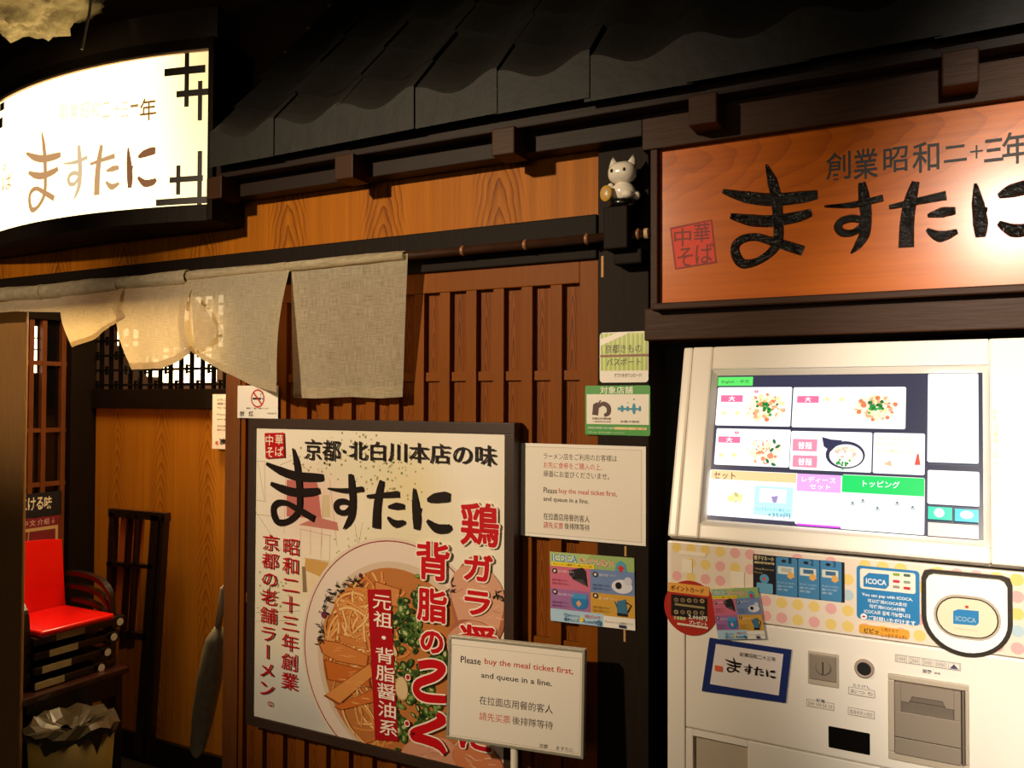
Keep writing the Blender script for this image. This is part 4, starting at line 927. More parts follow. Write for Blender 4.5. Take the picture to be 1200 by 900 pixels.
tilep((935.5, 556), (986, 619)); S.rect((935.5, 556), (986, 579), '#e8a4f0'); S.text('レディース', (941, 559), (980, 566), WH, .01); S.text('セット', (950, 568), (974, 574), WH, .01); S.rect((935, 614), (986, 620), '#e04af0')
tilep((988, 557), (1083.5, 628)); S.rect((988, 557.5), (1083.5, 583), '#00d060'); S.text('トッピング', (1012, 563.5), (1055, 571.5), WH, .01)
for x, y in ((1000, 592), (1012, 589), (1052, 592), (1070, 597), (1029, 598)): S.disc((x, y), .004, '#b8c0c8', .003, 10); S.disc((x, y-2), .002, '#5a7a50', None, 8)
tilep((1088, 440), (1147, 545)); tilep((1087.5, 552), (1148, 595)); S.rect((1088, 594.5), (1116, 611), '#28d8b0'); S.rect((1119, 597), (1147, 613.5), '#28c8d0'); S.disc((1101, 602), .008, '#e8fff8'); S.disc((1133, 604.5), .010, '#e8fff8', .007)
S.rect((1088, 613), (1147, 634), '#ffe4d0')
S.build('screen_image', M_screen, mc)
# printing on screen bezel
for t_, a_, b_, c_2 in (('お札は最後に投入してください。', (1163, 478), (1172, 610), '#c89a58'), ('中文・英語表示', (1190, 582), (1194, 630), '#5a5450'), ('は左上のボタン', (1196, 586), (1200, 632), '#5a5450')):
    pr = Print(FSb, .0062); pr.vtext(t_, a_, b_, c_2, .0, 1); pr.build('bezel_lettering', M_print, mc)
# strip print
pr = Print(FM, .0003); uvA = FM.uv(805, 700); pr.guess = True
pr.clip = (.008, vA+.002, WM-.004, vT-.003); pr.poly([(.008, vA), (WM, vA), (WM, vT), (.008, vT)], '#ecdccb')
d0 = FM.uv(844, 663.5); du = (FM.uv(861.5, 663.5)[0]-d0[0]); rg = random.Random(21); L0 = pr.L+1
for i in range(-3, 24):
    for j in range(-7, 4):
        c = (d0[0]+i*du*1.0, d0[1]+j*du*.97)
        if (i+j) % 2 or rg.random() < .15:
            if not (i == 1 and j == 0) and rg.random() < .25: continue
        pr.L = L0; cl = rg.choices(('#eed07c', '#ecb0ae', '#b9cfd8'), (.58, .36, .06))[0]
        pr.poly([(c[0]+.0098*math.cos(t), c[1]+.0098*math.sin(t)) for t in [6.2832*k/16 for k in range(16)]], cl, False)
pr.clip = None; pr.L = L0+1
# guide panel
GB = '#4384b4'
pr.rect((882.5, 649), (990, 706.5), '#1a1722', .001)
for i, x in enumerate((909.5, 935.5, 961.5)):
    pr.rect((x, 652.2+i*1.9), (x+25, 700.5+i*2.6), GB, .0035); y = 652+i*2; pr.disc((x+9, y+5.5), .0045, '#1a1722', .0028); pr.text('123'[i], (x+14.5, y+1.5), (x+18, y+8.5), '#1a2a40', .02)
    pr.rect((x+2, y+11), (x+21, y+22), '#d8dad4', .001); pr.rect((x+6, y+13), (x+18, y+19), '#3c6a90' if i else '#b8bcb4'); pr.ppoly([(x+14, y+18), (x+19, y+19), (x+22, y+24), (x+17, y+27), (x+13, y+24)], '#e4ac5c')
    pr.text('タッチしてください', (x+2, y+29), (x+22, y+31.5), '#cfe0ea', 0, 1); pr.text('画面のボタンを押す', (x+2, y+33), (x+20, y+35.5), '#cfe0ea', 0, 1); pr.text('金額をご確認', (x+2, y+37), (x+14, y+39.5), '#cfe0ea', 0, 1)
pr.text('電子マネーの', (884, 650.5), (907, 656), '#d8c896', .02, 1); pr.rect((884.5, 657.5), (907.5, 662), '#d8c896'); pr.text('ご利用手順', (886, 658.2), (906, 661.5), '#1a1722', .02, 1); pr.text('Using Electronic', (884.5, 664.5), (907, 667.5), '#c8b88a', 0, 1); pr.text('Money', (884.5, 669), (894, 671.5), '#c8b88a', 0, 1)
pr.disc((896, 678), .0085, '#5a9ac0', .0085); pr.disc((896, 678), .003, '#d85a48'); pr.rect((887, 682), (906, 696), '#6aa8cc', .003)
# payment sticker
SB = '#2a80bc'
pr.rect((1004, 662), (1078, 733), SB, .006); pr.rect((1008, 665.5), (1073, 696), '#f0e8dc', .004)
pr.ppoly([(1012, 676), (1018, 671), (1042, 673), (1042, 686), (1038, 690), (1012, 687)], SB); pr.text('ICOCA', (1015, 677), (1039, 683.5), '#e8eef4', .03)
for x, y, c in ((1050.5, 673, '#8aa83c'), (1063, 674, '#4a6a4a'), (1050.5, 681, '#c8304a'), (1063, 682, '#8a9a88'), (1050.5, 687.5, '#9a9088'), (1063, 689, '#c8302a')): pr.rect((x-4, y-2), (x+4, y+2), c, .0015)
for s_1, a, b in (('You can pay with ICOCA.', (1010, 694), (1070, 698.5)), ('可以使用ICOCA支付', (1017, 701), (1063, 705.5)), ('可使用ICOCA付款', (1019, 707.5), (1061, 712)), ('ICOCA로 결제 가능합니다', (1013, 713), (1067, 718)), ('ご利用いただけます', (1018, 720.5), (1073, 727))): pr.text(s_1, a, b, '#eef2f4', .025)
pr.disc((1012.5, 722), .0055, '#eef2f4'); pr.disc((1012.5, 722), .003, '#c8302a', .0015)
pr.rect((1007, 730.5), (1066, 748.5), '#e8a83c', .004); pr.text('ピピッ', (1013, 735), (1030, 741), '#2a2018', .03); pr.text('と鳴るまで', (1033, 734.5), (1053, 739), '#a84a1c', .01, 1); pr.text('しっかりタッチ!', (1033, 740.5), (1062, 745.5), '#a84a1c', .02, 1)
pr.build('strip_print', M_print, mc)
# clear tape scraps
for a, b in (((796, 645), (827, 653)), ((799, 655), (811, 672)), ((856, 669), (872, 689))): pr = Print(FM, .0016); pr.rect(a, b, '#f4ead8'); pr.build('tape_piece', M_print, mc)
# IC reader
ru0, ru1 = FM.uv(1084, 720)[0], FM.uv(1183, 720)[0]; rv1 = (FM.uv(1084, 668)[1]+FM.uv(1180, 678)[1])/2; rv0 = FM.uv(1135, 765)[1]
def dshape(g):
    a, b, t_, bt = ru0+g, ru1-g, rv1-g, rv0+g; c = (a+b)/2; h = (b-a)/2; vm = bt+h*.93; out = rr((a, vm, b, t_), max(.014-g, .003))[:12]
    out = [(a+.012-g*.5, t_), (a+.004, t_-.003), (a, t_-.012+g*.5)]+[(c-h*math.cos(R(x)), vm-(vm-bt)*math.sin(R(x))) for x in range(0, 181, 10)]+[(b, t_-.012+g*.5), (b-.004, t_-.003), (b-.012+g*.5, t_)]
    return out
bm = B(); prism(bm, FM, dshape(-.0045), -.001, .008); obj('reader_rim', bm, M_chrome, mc)
bm = B(); prism(bm, FM, dshape(.003), 0, .013); rd = obj('card_reader', bm, mat('reader_white', '#f4f0ea', .3, emit='#ffffff', es=.12), mc)  # faint emission lifts the white of the reader body, not a lamp
def oval(cu, cv, w_, h_, seg=12): return [(cu+(w_-h_ if c > 0 else -(w_-h_))+h_*math.cos(R(a)), cv+h_*math.sin(R(a))) for c, rng_ in ((1, range(-90, 91, 15)), (-1, range(90, 271, 15))) for a in rng_]
cu, cv = FM.uv(1133, 723.5, .013)
bm = B(); prism(bm, FM, oval(cu, cv, .049, .036), .012, .0138); obj('reader_lip', bm, M_white2, mc)
bm = B(); prism(bm, FM, oval(cu, cv, .0455, .0325), .012, .0148); obj('reader_ring', bm, M_chrome, mc)
bm = B(); prism(bm, FM, oval(cu, cv, .0435, .0305), .013, .0155); obj('touch_pad', bm, mat('pad_cream', '#e8dcc0', .35), mc)
pr = Print(FM, .0157); pr.guess = True; pr.ppoly([(1117, 716), (1123, 714), (1147, 716), (1147, 730), (1144, 733), (1117, 731)], SB); pr.text('ICOCA', (1120, 721.5), (1144, 727.5), '#9ab8cc', .02); pr.rect((1131, 709.5), (1135, 713), '#c8402a'); pr.text('カードをタッチしてください', (1118, 735), (1146, 737), '#8a7a68', 0, 1)
pr.build('reader_print', M_print, mc)
# coin slot
r = FM.rect((947, 762), (983, 806)); bm = B(); fbox(bm, FM, r, -.001, .004, .0015); obj('coin_plate', bm, M_white2, mc)
r = FM.rect((949, 765), (980.5, 799)); bm = B(); fbox(bm, FM, r, .003, .007, .0015); obj('coin_bezel', bm, M_grey, mc)
c = FM.uv(965.5, 781); bm = B(); lathe(bm, c, [(.001, .006), (.0135, .006), (.0135, .009), (.011, .0115), (.001, .0115)], 24, FM); obj('coin_dial', bm, M_grey, mc, False)
bm = B(); fbox(bm, FM, (c[0]-.0009, c[1]-.011, c[0]+.0009, c[1]+.011), .010, .0122); obj('coin_slot', bm, M_black, mc)
# round lock hole
c = FM.uv(1013, 783); bm = B(); lathe(bm, c, [(.0115, -.001), (.0145, -.001), (.0165, .002), (.0150, .007), (.0120, .0075), (.0112, .004)], 28, FM); 
obj('lever_collar', bm, mat('pinkish_grey', '#a89488', .4), mc, True)
bm = B(); lathe(bm, c, [(.001, .0045), (.0118, .0045), (.0118, .0052), (.001, .0052)], 24, FM); obj('lever_hole', bm, M_black, mc)
# display window
r = FM.rect((970, 853), (1020, 884)); r = (FM.uv(971, 868)[0], FM.uv(995, 880)[1], FM.uv(1019.5, 868)[0], FM.uv(995, 855)[1])
bm = B(); prism(bm, FM, rr(r, .002), -.001, .0012); obj('amount_display', bm, M_blackgloss, mc)
# banknote unit
r = (FM.uv(1041, 840)[0], FM.uv(1085, 897)[1], FM.uv(1136, 840)[0], FM.uv(1085, 795)[1])
bu0, bv0, bu1, bv1 = r
bm = B(); o_ = rr(r, .004, 3); 
io = [(bu0+.012, bv0+.014), (bu1-.006, bv0+.014), (bu1-.006, bv1-.010), (bu0+.012, bv1-.010)]
fbox(bm, FM, (bu0, bv1-.010, bu1, bv1), -.002, .004, .002); fbox(bm, FM, (bu0, bv0, bu1, bv0+.014), -.002, .004, .002); fbox(bm, FM, (bu0, bv0+.014, bu0+.010, bv1-.010), -.002, .004, .002); fbox(bm, FM, (bu1-.006, bv0+.014, bu1, bv1-.010), -.002, .004, .002)
obj('note_frame', bm, M_white2, mc)
a0, b0, a1, b1 = bu0+.011, bv0+.015, bu1-.012, bv1-.011
bm = B(); fbox(bm, FM, (a0-.001, b0-.001, bu1-.006, b1+.001), -.001, .0015); obj('note_gap', bm, M_seam, mc)
hh = b1-b0
bm = B(); fbox(bm, FM, (a0, b0+hh*.24, a1, b0+hh*.60), 0, .012, .001)
fbox(bm, FM, (a0, b0+hh*.60, a0+.010, b1), 0, .012, .001); fbox(bm, FM, (a1-.010, b0+hh*.60, a1, b1), 0, .012, .001)
obj('note_unit', bm, M_grey, mc)
bm = B(); fbox(bm, FM, (a0, b0, a1, b0+hh*.225), 0, .011, .001); obj('note_lower_cover', bm, M_grey, mc)
bm = B(); prism(bm, FM, [(a0+.010, b1), (a1-.010, b1), (a1-.010, b0+hh*.74), (a1-.022, b0+hh*.74), (a1-.027, b0+hh*.83), (a0+.027, b0+hh*.83), (a0+.022, b0+hh*.74), (a0+.010, b0+hh*.74)], 0, .009); obj('note_flap', bm, M_grey, mc)
bm = B(); prism(bm, FM, [(a0+.023, b0+hh*.75), (a1-.023, b0+hh*.75), (a1-.028, b0+hh*.825), (a0+.028, b0+hh*.825)], 0, .005); fbox(bm, FM, (a0+.010, b0+hh*.60, a1-.010, b0+hh*.74), 0, .004); obj('note_slot', bm, M_grey2, mc)
bm = B(); fbox(bm, FM, (a1+.0015, b0, a1+.005, b1), 0, .010, .0005); obj('note_hinge', bm, M_grey2, mc)
# small printed captions
pr = Print(FM, .0004); pr.guess = True; IN = '#4a4468'
r0 = FM.rect((1049, 768), (1126, 778)); nb_ = 5
vA_, vB2 = FM.uv(1088, 781)[1], FM.uv(1088, 772)[1]; ua_, ub_ = FM.uv(1049, 775)[0], FM.uv(1126, 775)[0]
def cap(u0_, v0_, u1_c, v1_): pr.poly([(u0_, v0_), (u1_c, v0_), (u1_c, v1_), (u0_, v1_)], IN); pr.poly([(u0_+.0006, v0_+.0006), (u1_c-.0006, v0_+.0006), (u1_c-.0006, v1_-.0006), (u0_+.0006, v1_-.0006)], '#ece2d3')
cap(ua_, vA_, ub_, vB2); wd_ = (ub_-ua_)/5
for i, s_1 in enumerate(('1000', '2000', '5000', '10000', '▲')):
    q = (ua_+i*wd_+.0015, vA_+.0012, ua_+(i+1)*wd_-.0015, vB2-.0012); pr.L += 1; pr.poly(rr(q, .0012), IN); g = .0004; pr.poly(rr((q[0]+g, q[1]+g, q[2]-g, q[3]-g), .001), '#ece2d3'); v_, f_ = glyph(s_1, .0, 1); pr.put(v_, f_, (q[0]+.002, q[1]+.0012, q[2]-.002, q[3]-.0012), IN)
pr.text('紙幣', (1081, 783.5), (1092, 788), IN, .02, 1); pr.text('紙幣', (1095, 787), (1102, 789.5), IN, 0, 1)
for cxp, cyp, s_1, wpx in ((961.5, 825.5, '500 100 50 10', 32), (1010, 811, 'おつり', 31), (1009.5, 835, '取消ボタン点灯', 31)):
    q0 = FM.uv(cxp-wpx/2, cyp)[0]; q1 = FM.uv(cxp+wpx/2, cyp)[0]; vc = FM.uv(cxp, cyp)[1]; cap(q0, vc-.0065, q1, vc+.0065); v_, f_ = glyph(s_1, .0, 1); pr.put(v_, f_, (q0+.003, vc-.004, q1-.003, vc+.003), IN)
pr.text('硬貨', (957, 818), (967, 822), IN, .02, 1); pr.text('とりけし', (1000, 800.5), (1020, 804), IN, .0, 1)
pr.build('captions', M_print, mc)
# shop card with a blue border
FK = Frame(FM.O+FM.N*.0, U_m, (0, 0, 1))
cpq = [FM.uv(*p) for p in ((832, 747), (928, 761), (921, 823), (823, 809))]
bm = B(); prism(bm, FM, [cpq[3], cpq[2], cpq[1], cpq[0]], .0006, .004); 
nm = empty('shop_name_card', FM.pt(*cpq[3]), 'blue-bordered white name card with black brush characters, on the ticket machine', 'card'); obj('card', bm, mat('navy_border', '#1c2c6c', .35), nm)
pr = Print(FM, .0043); pr.ppoly([(839, 754.5), (918, 766.5), (912.5, 815), (832, 801.5)], '#e9dfdc')
class Sk(Frame):
    def uv(s, x, y, n=0):
        p = FM.uv(839, 755, n); q = FM.uv(918, 767, n); t_ = FM.uv(832, 801.5, n); return (p[0]+(q[0]-p[0])*x+(t_[0]-p[0])*y, p[1]+(q[1]-p[1])*x+(t_[1]-p[1])*y)
    def rect(s, a, b, n=0):
        p, q = s.uv(*a, n), s.uv(*b, n); return (min(p[0], q[0]), min(p[1], q[1]), max(p[0], q[0]), max(p[1], q[1]))
pr2 = Print(FM, .0046); pr2.guess = True; 
class FMr(Frame): pass
brush(pr2, (850, 769), (909, 796), K, 1.15)
pr2.text('創業昭和二十三年', (867, 763.5), (909, 768.5), '#4a403c', 0, 1)
pr2.rect((838, 779), (846.5, 787), '#e0633c', .001)
pr.build('card_face', M_print, nm); pr2.build('lettering', M_print, nm)
# round point-card sticker and small flyer taped to the machine
cpx = FM.uv(809, 712.5, .002); rd_ = (FM.uv(841, 712)[0]-FM.uv(779, 712)[0])/2
pcd = empty('point_card_tag', FM.pt(*cpx, .002), 'round red point-card tag at the machine left edge, beside the small flyer', 'tag')
bm = B(); lathe(bm, cpx, [(.001, .001), (rd_, .001), (rd_, .0025), (.001, .0025)], 36, FM); obj('disc', bm, mat('tag_red', '#b02a1c', .35), pcd)
pr = Print(FM, .0027); pr.guess = True; pr.rect((783, 682), (831, 699), '#eaa64a', .003); pr.text('ポイントカード', (786, 685), (825, 691.5), '#5a2410', .025, 1)
pr.rect((786.5, 696), (829, 727), '#1e1713', .0005)
for y in (703, 717):
    for i in range(5): pr.disc((792.5+i*7.6, y+i*.3), .0046, rg.choice(('#a08868', '#8a7458', '#b89c78')), .0042, 12); pr.disc((792.5+i*7.6, y+i*.3), .0022, '#4a3626', None, 8)
pr.rect((791, 709), (826, 711), '#9a8a5c'); pr.text('お食事券', (790, 721), (804, 725.5), '#c8d89c', .03, 1); pr.text('2,000円', (807, 719.5), (829, 725.5), '#f0e8dc', .03, 1); pr.text('プレゼント', (808, 726.5), (829, 731), '#f0e8dc', .03, 1)
pr.rect((794, 729.5), (830, 737), '#ecdcc8'); pr.text('詳しくは店内スタッフまで', (797, 731), (827, 735), '#b04a38', 0, 1)
pr.build('artwork', M_print, pcd)
fl = empty('small_flyer', FM.pt(*FM.uv(840, 748), .006), 'small colourful prize flyer taped to the machine above the name card', 'flyer')
S_, W, H_ = flyer(FM, [(835, 689), (890, 688), (897, 747), (842, 749)], fl, .006); bm = B(); fbox(bm, S_, (0, 0, W, H_), 0, .0008); obj('backing', bm, M_paperw, fl); flyer_art(S_, fl)

# ================================================================== INTERIOR BEYOND THE DOORWAY
YR = .85; XS = -3.67
FRr = Frame((0, YR, 1.65), (1, 0, 0), (0, 0, 1)); FG = Frame((XS+.02, 0, 1.65), (0, 1, 0), (0, 0, 1))
zbm0, zbm1 = PY(190, 479, YR).z, PY(190, 456, YR).z
zlt = zbm1+.62
bm = B(); box(bm, XS-.1, YR, .10, -1.2, YR+.04, zbm0); struct(obj('wall_back', bm, M_rear), 'golden cedar wainscot of the entry')
bm = B(); box(bm, XS+.05, YR-.02, 0, -1.2, YR+.02, .12, .003); struct(obj('baseboard_back', bm, M_blackgloss))
bm = B(); box(bm, XS, YR-.03, zbm0, -1.2, YR+.05, zbm1, .003); struct(obj('trim_9', bm, M_dark), 'dark rail above the wainscot')
# lattice window
wn = struct(empty('window_1', (-3, YR, zbm1)), 'dark lattice window above the rail')
x0w = PY(119, 420, YR).x; k = 0
while True:
    x = x0w+k*.068
    if x > -1.7: break
    bm = B(); box(bm, x-.006, YR-.006, zbm1, x+.006, YR+.012, zlt, .001); obj('lattice_bar', bm, M_blackgloss, wn)
    k += 1
nbar = k
for j in range(9):
    z = zbm1+.02+j*.07
    bm = B(); box(bm, x0w-.03, YR-.012, z-.0055, -1.7, YR+.004, z+.0055, .001); obj('lattice_rail', bm, M_blackgloss, wn)
bm = B()
for j in range(9):
    for i in range(nbar):
        if (i+j) % 2: continue
        x, z = x0w+i*.068, zbm1+.02+j*.07; box(bm, x-.020, YR-.016, z+.010, x+.020, YR-.008, z+.018); box(bm, x+.010, YR-.018, z-.020, x+.018, YR-.008, z+.022); box(bm, x-.018, YR-.018, z-.022, x-.010, YR-.008, z+.020); box(bm, x-.020, YR-.016, z-.018, x+.020, YR-.008, z-.010)
tag(obj('lattice_crossings', bm, M_blackgloss, wn), kind='stuff')
bm = B(); box(bm, XS, YR-.02, zlt, -1.2, YR+.05, 2.9); struct(obj('trim_10', bm, M_jamb), 'brown board above the lattice window')
# room seen through it
bm = B(); box(bm, -7, 3.2, 0, -1, 3.25, 3.2); struct(obj('wall_far', bm, mat('far_plaster', '#b98c66', .8)), 'plaster wall of the dining room')
M_lamp = mat('lamp_glow', '#fff2d6', .5, emit='#ffe6b4', es=5)
LPL = ['glowing paper lamp at the upper left of the lattice window', 'larger glowing paper lamp low at the left of the lattice window', 'wide glowing paper lamp low in the middle of the lattice window', 'glowing paper lamp behind the linen, high in the middle of the lattice window', 'tall glowing paper lamp at the right end of the lattice window']
for q_, (x, z, w_, h_) in enumerate(((PY(150, 420, 1.6).x, PY(150, 396, 1.6).z, .10, .10), (PY(152, 420, 1.6).x, PY(150, 425, 1.6).z, .16, .16), (PY(222, 420, 1.6).x, PY(215, 428, 1.6).z, .36, .20), (PY(196, 420, 1.6).x, PY(195, 352, 1.6).z, .2, .2), (PY(272, 420, 1.6).x, PY(272, 375, 1.6).z, .14, .3))):
    yl = 1.6+.22*(q_ % 2); lp_ = empty('paper_lamp', (x, yl, z-h_/2), LPL[q_], 'lamp', 'paper lamps behind the lattice'); bm = B(); box(bm, x-w_/2, yl-.04, z-h_/2, x+w_/2, yl+.04, z+h_/2, .01); obj('shade', bm, M_lamp, lp_)
    bm = B(); tube(bm, [(x, yl, z+h_/2), (x, yl, 3.2)], .004, 6); obj('wire', bm, M_black, lp_)
# side wall, pillar and glazed door
bm = B(); box(bm, XS-.06, PXX(75, 500, XS).y, 0, XS+.05, YR, 2.9, .003); struct(obj('trim_11', bm, M_dark), 'dark corner pillar of the entry')
dr = struct(empty('door_1', (XS, .4, 0)), 'glazed lattice sliding door'); yE = PXX(75, 500, XS).y; zt_ = PXX(55, 375, XS).z
bm = B(); box(bm, XS-.02, -.0+.06, zt_, XS+.03, yE, zt_+.10); obj('head_rail', bm, M_dark, dr)
M_mun = grainy('orange_muntin', '#6e3c1a', '#552b10', 12, .45, .05)
for px_ in (71, 48, 33, 20): y = PXX(px_, 500, XS).y; bm = B(); box(bm, XS-.01, y-.011, .4, XS+.02, y+.011, zt_, .001); obj('muntin', bm, M_mun, dr)
for py_ in (426, 504, 567): z = PXX(55, py_, XS).z; bm = B(); box(bm, XS-.008, .06, z-.010, XS+.016, yE, z+.010, .001); obj('muntin', bm, M_mun, dr)
bm = B(); box(bm, XS-.006, .06, .4, XS-.002, yE, zt_); obj('pane', bm, mat('dark_glass', '#0a0807', .08, 0, .6), dr)
bm = B(); box(bm, XS-.02, .06, 0, XS+.01, yE, .42); obj('kick_panel', bm, M_dark, dr)
bm = B(); box(bm, XS-.06, .05, zt_+.10, XS-.0, YR, 2.95); struct(obj('wall_side', bm, M_black), 'dark side wall of the entry')
# shoji glow at upper left of the door
r0_, r1_ = PXX(35, 382, XS), PXX(47, 437, XS)
bm = B(); box(bm, XS-.002, r0_.y, r1_.z, XS+.001, r1_.y-.012, r0_.z); wl = obj('lit_pane', bm, M_lamp, dr)
bm = B()
for f_1 in (.25, .5, .75): z = r1_.z+(r0_.z-r1_.z)*f_1; box(bm, XS, r0_.y, z-.003, XS+.004, r1_.y, z+.003); 
for f_1 in (.35, .7): y = r0_.y+(r1_.y-r0_.y)*f_1; box(bm, XS, y-.002, r1_.z, XS+.004, y+.002, r0_.z)
obj('kumiko', bm, M_black, dr)
# hanging black banner and red poster
bn = empty('black_banner', FG.pt(*FG.uv(50, 603)), 'black banner with white Japanese brush words, above the red seat', 'banner'); r = FG.rect((14, 577), (71, 604))
vA_, vB2 = FG.uv(50, 605)[1], FG.uv(50, 577)[1]; ya, yb = FG.uv(12, 590)[0], FG.uv(71.5, 590)[0]; bm = B(); fbox(bm, FG, (ya, vA_, yb, vB2), 0, .004); obj('cloth', bm, mat('black_print', '#100d12', .6), bn)
pr = Print(FG, .0045); v0_, v1_ = FG.uv(48, 597)[1], FG.uv(48, 582)[1]
for ch, xa, xb in (('焼', 18, 31), ('け', 32, 41), ('る', 42, 50), ('味', 51, 60)): a, b = FG.uv(xa, 590)[0], FG.uv(xb, 590)[0]; v_, f_ = glyph(ch, .02); pr.put(v_, f_, (a, v0_, b, v1_), '#d8d0bc')
pr.build('lettering', M_matte, bn)
rp = empty('red_banner', FG.pt(*FG.uv(50, 650)), 'dark red poster with Chinese words and a cream outline, under the black banner', 'poster'); vC = FG.uv(50, 720)[1]
bm = B(); fbox(bm, FG, (ya, vC, FG.uv(70, 620)[0], vA_-.002), 0, .004); obj('sheet', bm, mat('crimson_print', '#701820', .6), rp)
pr = Print(FG, .0045); v0_, v1_ = FG.uv(48, 615)[1], FG.uv(48, 608)[1]
for ch, xa, xb in (('中', 26, 32), ('文', 34, 41), ('介', 43, 50), ('紹', 51, 57), ('↓', 60, 63)): a, b = FG.uv(xa, 610)[0], FG.uv(xb, 610)[0]; v_, f_ = glyph(ch, .01); pr.put(v_, f_, (a, v0_, b, v1_), '#c8a098')
va, vb = FG.uv(50, 621)[1], FG.uv(50, 618)[1]; ue = FG.uv(67, 630)[0]; ud = FG.uv(64, 630)[0]
pr.poly([(ya, va), (ue, va), (ue, vb+.003), (ya, vb+.003)], '#b89a68'); pr.poly([(ud, vC), (ue, vC), (ue, va), (ud, va)], '#b89a68')
pr.line([(34, 622), (33, 632), (31, 642)], .004, '#a89070')
pr.build('lettering', M_matte, rp)
# notice on the rear wall, half behind the jamb
FRn = Frame((0, YR-.035, 1.65), (1, 0, 0), (0, 0, 1))
root, pr = plaque('wall_notice', FRn, (249.5, 462), (292, 527.5), 'white upright notice on the cedar wall, half hidden by the brown jamb', 'notice')
for i, (s_1, c) in enumerate((('お先に食券をご購入', INK), ('順番にお並びくださ', INK), ('列にお並びください', INK), ('Please buy the meal', INK), ('and queue in a line', INK), ('在拉面店用餐的客人', '#6a5a48'), ('請先买票後排隊等待', '#6a5a48'))): y = (467, 471.5, 476.5, 484.5, 490, 498, 502.5)[i]; pr.text(s_1, (254.5, y), (286, y+3.3), c, .01, 1)
brush(pr, (257, 513), (288, 521.5), K, 1.2); pr.rect((253, 517), (256, 521), '#c8603c')
pr.build('lettering', M_print, root)

# ---- booster chairs stacked on a dark stool
M_ch = mat('black_moulded_wood', '#150d0a', .3, 0, .5, coat=.3); M_redv = mat('red_vinyl', '#c80a06', .3, 0, .5, coat=.3); M_lab = grainy('tan_label', '#b3a273', '#8c7c52', 60, .6, 0); M_stk = mat('white_sticker', '#cfc8b4', .5)
XF, Y0c, Y1c = -2.86, .08, .395
def chair(k):
    z = .812-.052*(3-k); dy = 0; ex = -.026*(3-k); dx = -.0*(3-k)
    t_ = empty('booster_chair', (XF-.14, (Y0c+Y1c)/2+dy, z-.03), ['black booster chair at the bottom of the stack, on the dark stool', 'black booster chair second from the bottom of the stack', 'black booster chair third from the bottom, just under the red seated one', 'red-seated black booster chair on top of the stack'][k], 'chair', 'stacked booster chairs')
    y0, y1 = Y0c+dy, Y1c+dy
    bm = B(); box(bm, XF-.30, y0, z-.04, XF, y1, z-.012, .006); obj('seat', bm, M_ch, t_)
    for s, y in ((0, y0-.014), (1, y1+.014)):
        bm = B(); pts = [(XF-.31, y, z+.13), (XF-.22, y, z+.135), (XF-.11, y, z+.12), (XF-.05, y, z+.075), (XF-.035, y, z+.02), (XF-.03, y, z-.045)]; P_, _ = cr(pts, [1]*6, 4)
        a = [bm.verts.new((p[0], p[1]-.012, p[2]-.008)) for p in P_]; b = [bm.verts.new((p[0], p[1]+.012, p[2]-.008)) for p in P_]; c = [bm.verts.new((p[0]+.004, p[1]+.012, p[2]+.010)) for p in P_]; d = [bm.verts.new((p[0]+.004, p[1]-.012, p[2]+.010)) for p in P_]
        for i in range(len(P_)-1):
            for x, y_ in ((a, b), (b, c), (c, d), (d, a)): bm.faces.new((x[i], x[i+1], y_[i+1], y_[i]))
        bm.faces.new((a[0], b[0], c[0], d[0])); bm.faces.new((d[-1], c[-1], b[-1], a[-1])); obj('arm', bm, M_ch, t_)
    bm = B(); box(bm, XF-.345, y0, z-.03, XF-.325, y1, z+.10 if k == 3 else z+.018, .006); obj('backrest', bm, M_ch, t_)
    bm = B(); ym = y0+(y1-y0)*.42+ex; box(bm, XF-.001, ym-.055, z-.037, XF+.0015, ym+.055, z-.013); obj('label_plate', bm, M_lab, t_)
    if k != 3 or True:
        bm = B(); FN = Frame((XF+.001, y1+ex, z-.030), (0, 1, 0), (0, 0, 1)); lathe(bm, (.022, 0), [(.001, 0), (.014, 0), (.014, .0015), (.001, .0015)], 18, FN); obj('round_sticker', bm, M_stk, t_)
        bm = B(); box(bm, XF-.06, y1-.01+ex, z-.05, XF+.0, y1+.045+ex, z-.008, .004); obj('side_bracket', bm, M_ch, t_)
    if k == 3:
        bm = B(); nn = 8
        vs2 = box(bm, XF-.285, y0+.012, z-.012, XF+.012, y1-.010, z+.012, .009); obj('seat_cushion', bm, M_redv, t_, True)
        bm = B(); n = 12; rows = []
        for j in range(n+1):
            yy = y0+.012+(y1-y0-.022)*j/n; hz = .265+.012*math.sin(math.pi*j/n); rows.append([bm.verts.new((XF-.288-.028*q-(.012 if side else 0), yy, z+.005+hz*q)) for side in (0, 1) for q in ((0, .35, .7, 1) if not side else (1, .7, .35, 0))])
        for p, q in zip(rows, rows[1:]):
            for i in range(8): bm.faces.new((p[i], p[(i+1) % 8], q[(i+1) % 8], q[i]))
        bm.faces.new(rows[0]); bm.faces.new(rows[-1][::-1]); obj('back_cushion', bm, M_redv, t_, False)
for k in range(4): chair(k)
stl = empty('dark_stool', (XF-.15, .17, 0), 'dark wooden stool carrying the stacked booster chairs', 'stool')
zs = .812-.052*3-.042
bm = B(); box(bm, XF-.33, -.04+.05, zs-.025, XF+.045, .43, zs, .005); obj('top', bm, mat('dark_red_lacquer', '#2c120c', .3, coat=.4), stl)
for x in (XF-.30, XF+.0):
    for y in (.035, .38): bm = B(); box(bm, x-.0, y, 0, x+.03, y+.03, zs-.025, .003); obj('leg', bm, M_ch, stl)
bm = B(); box(bm, XF-.30, .03, zs-.10, XF+.028, .41, zs-.025, .002); obj('apron', bm, M_ch, stl)
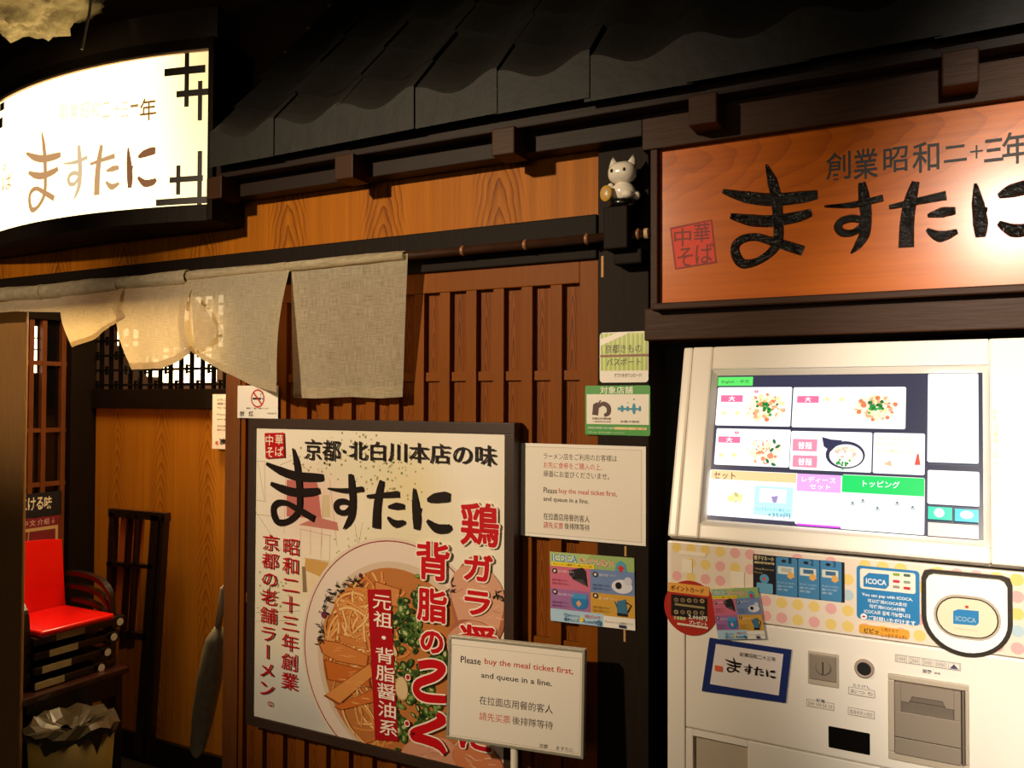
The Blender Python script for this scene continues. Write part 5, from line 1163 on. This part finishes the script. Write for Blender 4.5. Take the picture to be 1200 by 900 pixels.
# waste bin with bag
bn_ = empty('waste_bin', (XF+.20, .085, 0), 'yellowish waste bin with a crumpled plastic liner, below the stool', 'bin')
c0 = PZ(88, 905, .25); c0 = Vector((XF+.20, .085, 0)); hb = .53
bm = B(); lathe(bm, (c0.x, c0.y, 0), [(.001, 0), (.105, 0), (.135, hb), (.128, hb), (.10, .02), (.001, .02)], 24); obj('bucket', bm, mat('mustard_plastic', '#5c4a18', .5), bn_, True)
bm = B(); rg = random.Random(2); rings = []
for rr2, h_ in ((.120, hb-.06), (.140, hb-.02), (.146, hb+.01), (.120, hb+.03), (.08, hb+.01), (.03, hb-.01)):
    rings.append([bm.verts.new((c0.x+(rr2+rg.uniform(-.012, .012))*math.cos(a), c0.y+(rr2+rg.uniform(-.012, .012))*math.sin(a), h_+rg.uniform(-.014, .014))) for a in [6.2832*k/26 for k in range(26)]])
for p, q in zip(rings, rings[1:]):
    for k in range(26): bm.faces.new((p[k], p[(k+1) % 26], q[(k+1) % 26], q[k]))
obj('liner', bm, mat('smoky_film', '#40382a', .25), bn_)
# leaning dark ladder-back frame
FLn = Frame((0, YR-.10, 1.65), (1, 0, 0), (0, 0, 1))
hc = empty('high_chair', (PY(150, 800, .7).x, .7, 0), 'dark slim wooden high chair with brown slatted back, leaning on the cedar wall', 'chair')
def bar(a, b, wd, name='rail', m=M_ch, dep=.03, Yd=.72):
    p, q = PY(*a, Yd), PY(*b, Yd); bm = B(); d = (q-p).normalized(); s = Vector((d.z, 0, -d.x))*wd/2; vv = []
    for P0 in (p, q):
        for sy in (-dep/2, dep/2):
            for sg_ in (-1, 1): vv.append(bm.verts.new(P0+s*sg_+Vector((0, sy, 0))))
    for f in ((0, 1, 3, 2), (4, 6, 7, 5), (0, 4, 5, 1), (2, 3, 7, 6), (0, 2, 6, 4), (1, 5, 7, 3)): bm.faces.new([vv[i] for i in f])
    return obj(name, bm, m, hc)
bar((130, 600), (197, 606), .035, 'top_rail'); bar((134, 600), (122, 884), .03, 'side_post'); bar((185, 604), (165, 884), .05, 'side_post'); bar((194, 606), (176, 886), .02, 'rear_post')
bar((153, 602), (144, 760), .012, 'slat'); bar((163, 603), (153, 760), .012, 'slat'); bar((128, 660), (182, 664), .018, 'cross_rail'); bar((124, 740), (175, 746), .03, 'cross_rail')
hp = bar((156, 606), (146, 740), .15, 'back_panel', mat('brown_ply', '#a05028', .5), .006, .735)
# grey umbrella in plastic leaning in the corner
um = empty('furled_umbrella', PY(232, 880, .55), 'pale grey furled umbrella in clear plastic, leaning beside the brown jamb', 'umbrella')
M_um = grainy('grey_vinyl', '#96937f', '#5f5c4c', 12, .35, .2, .5, (6, 6, 1)); p0, p1 = PY(230, 886, .5), PY(256, 735, .42)
bm = B(); tube(bm, [p0.lerp(p1, t_) for t_ in (0, .06, .3, .6, .9, 1)], [.012, .028, .040, .045, .038, .014], 14); obj('canopy', bm, M_um, um, True)
p2 = PY(262, 690, .38); bm = B(); tube(bm, [p1, p1.lerp(p2, .6), p2, p2+Vector((.03, -.01, .02)), p2+Vector((.05, -.02, -.03))], .012, 10); obj('handle', bm, mat('pale_handle', '#b0a490', .4), um, True)
# doormat-like paper on the floor
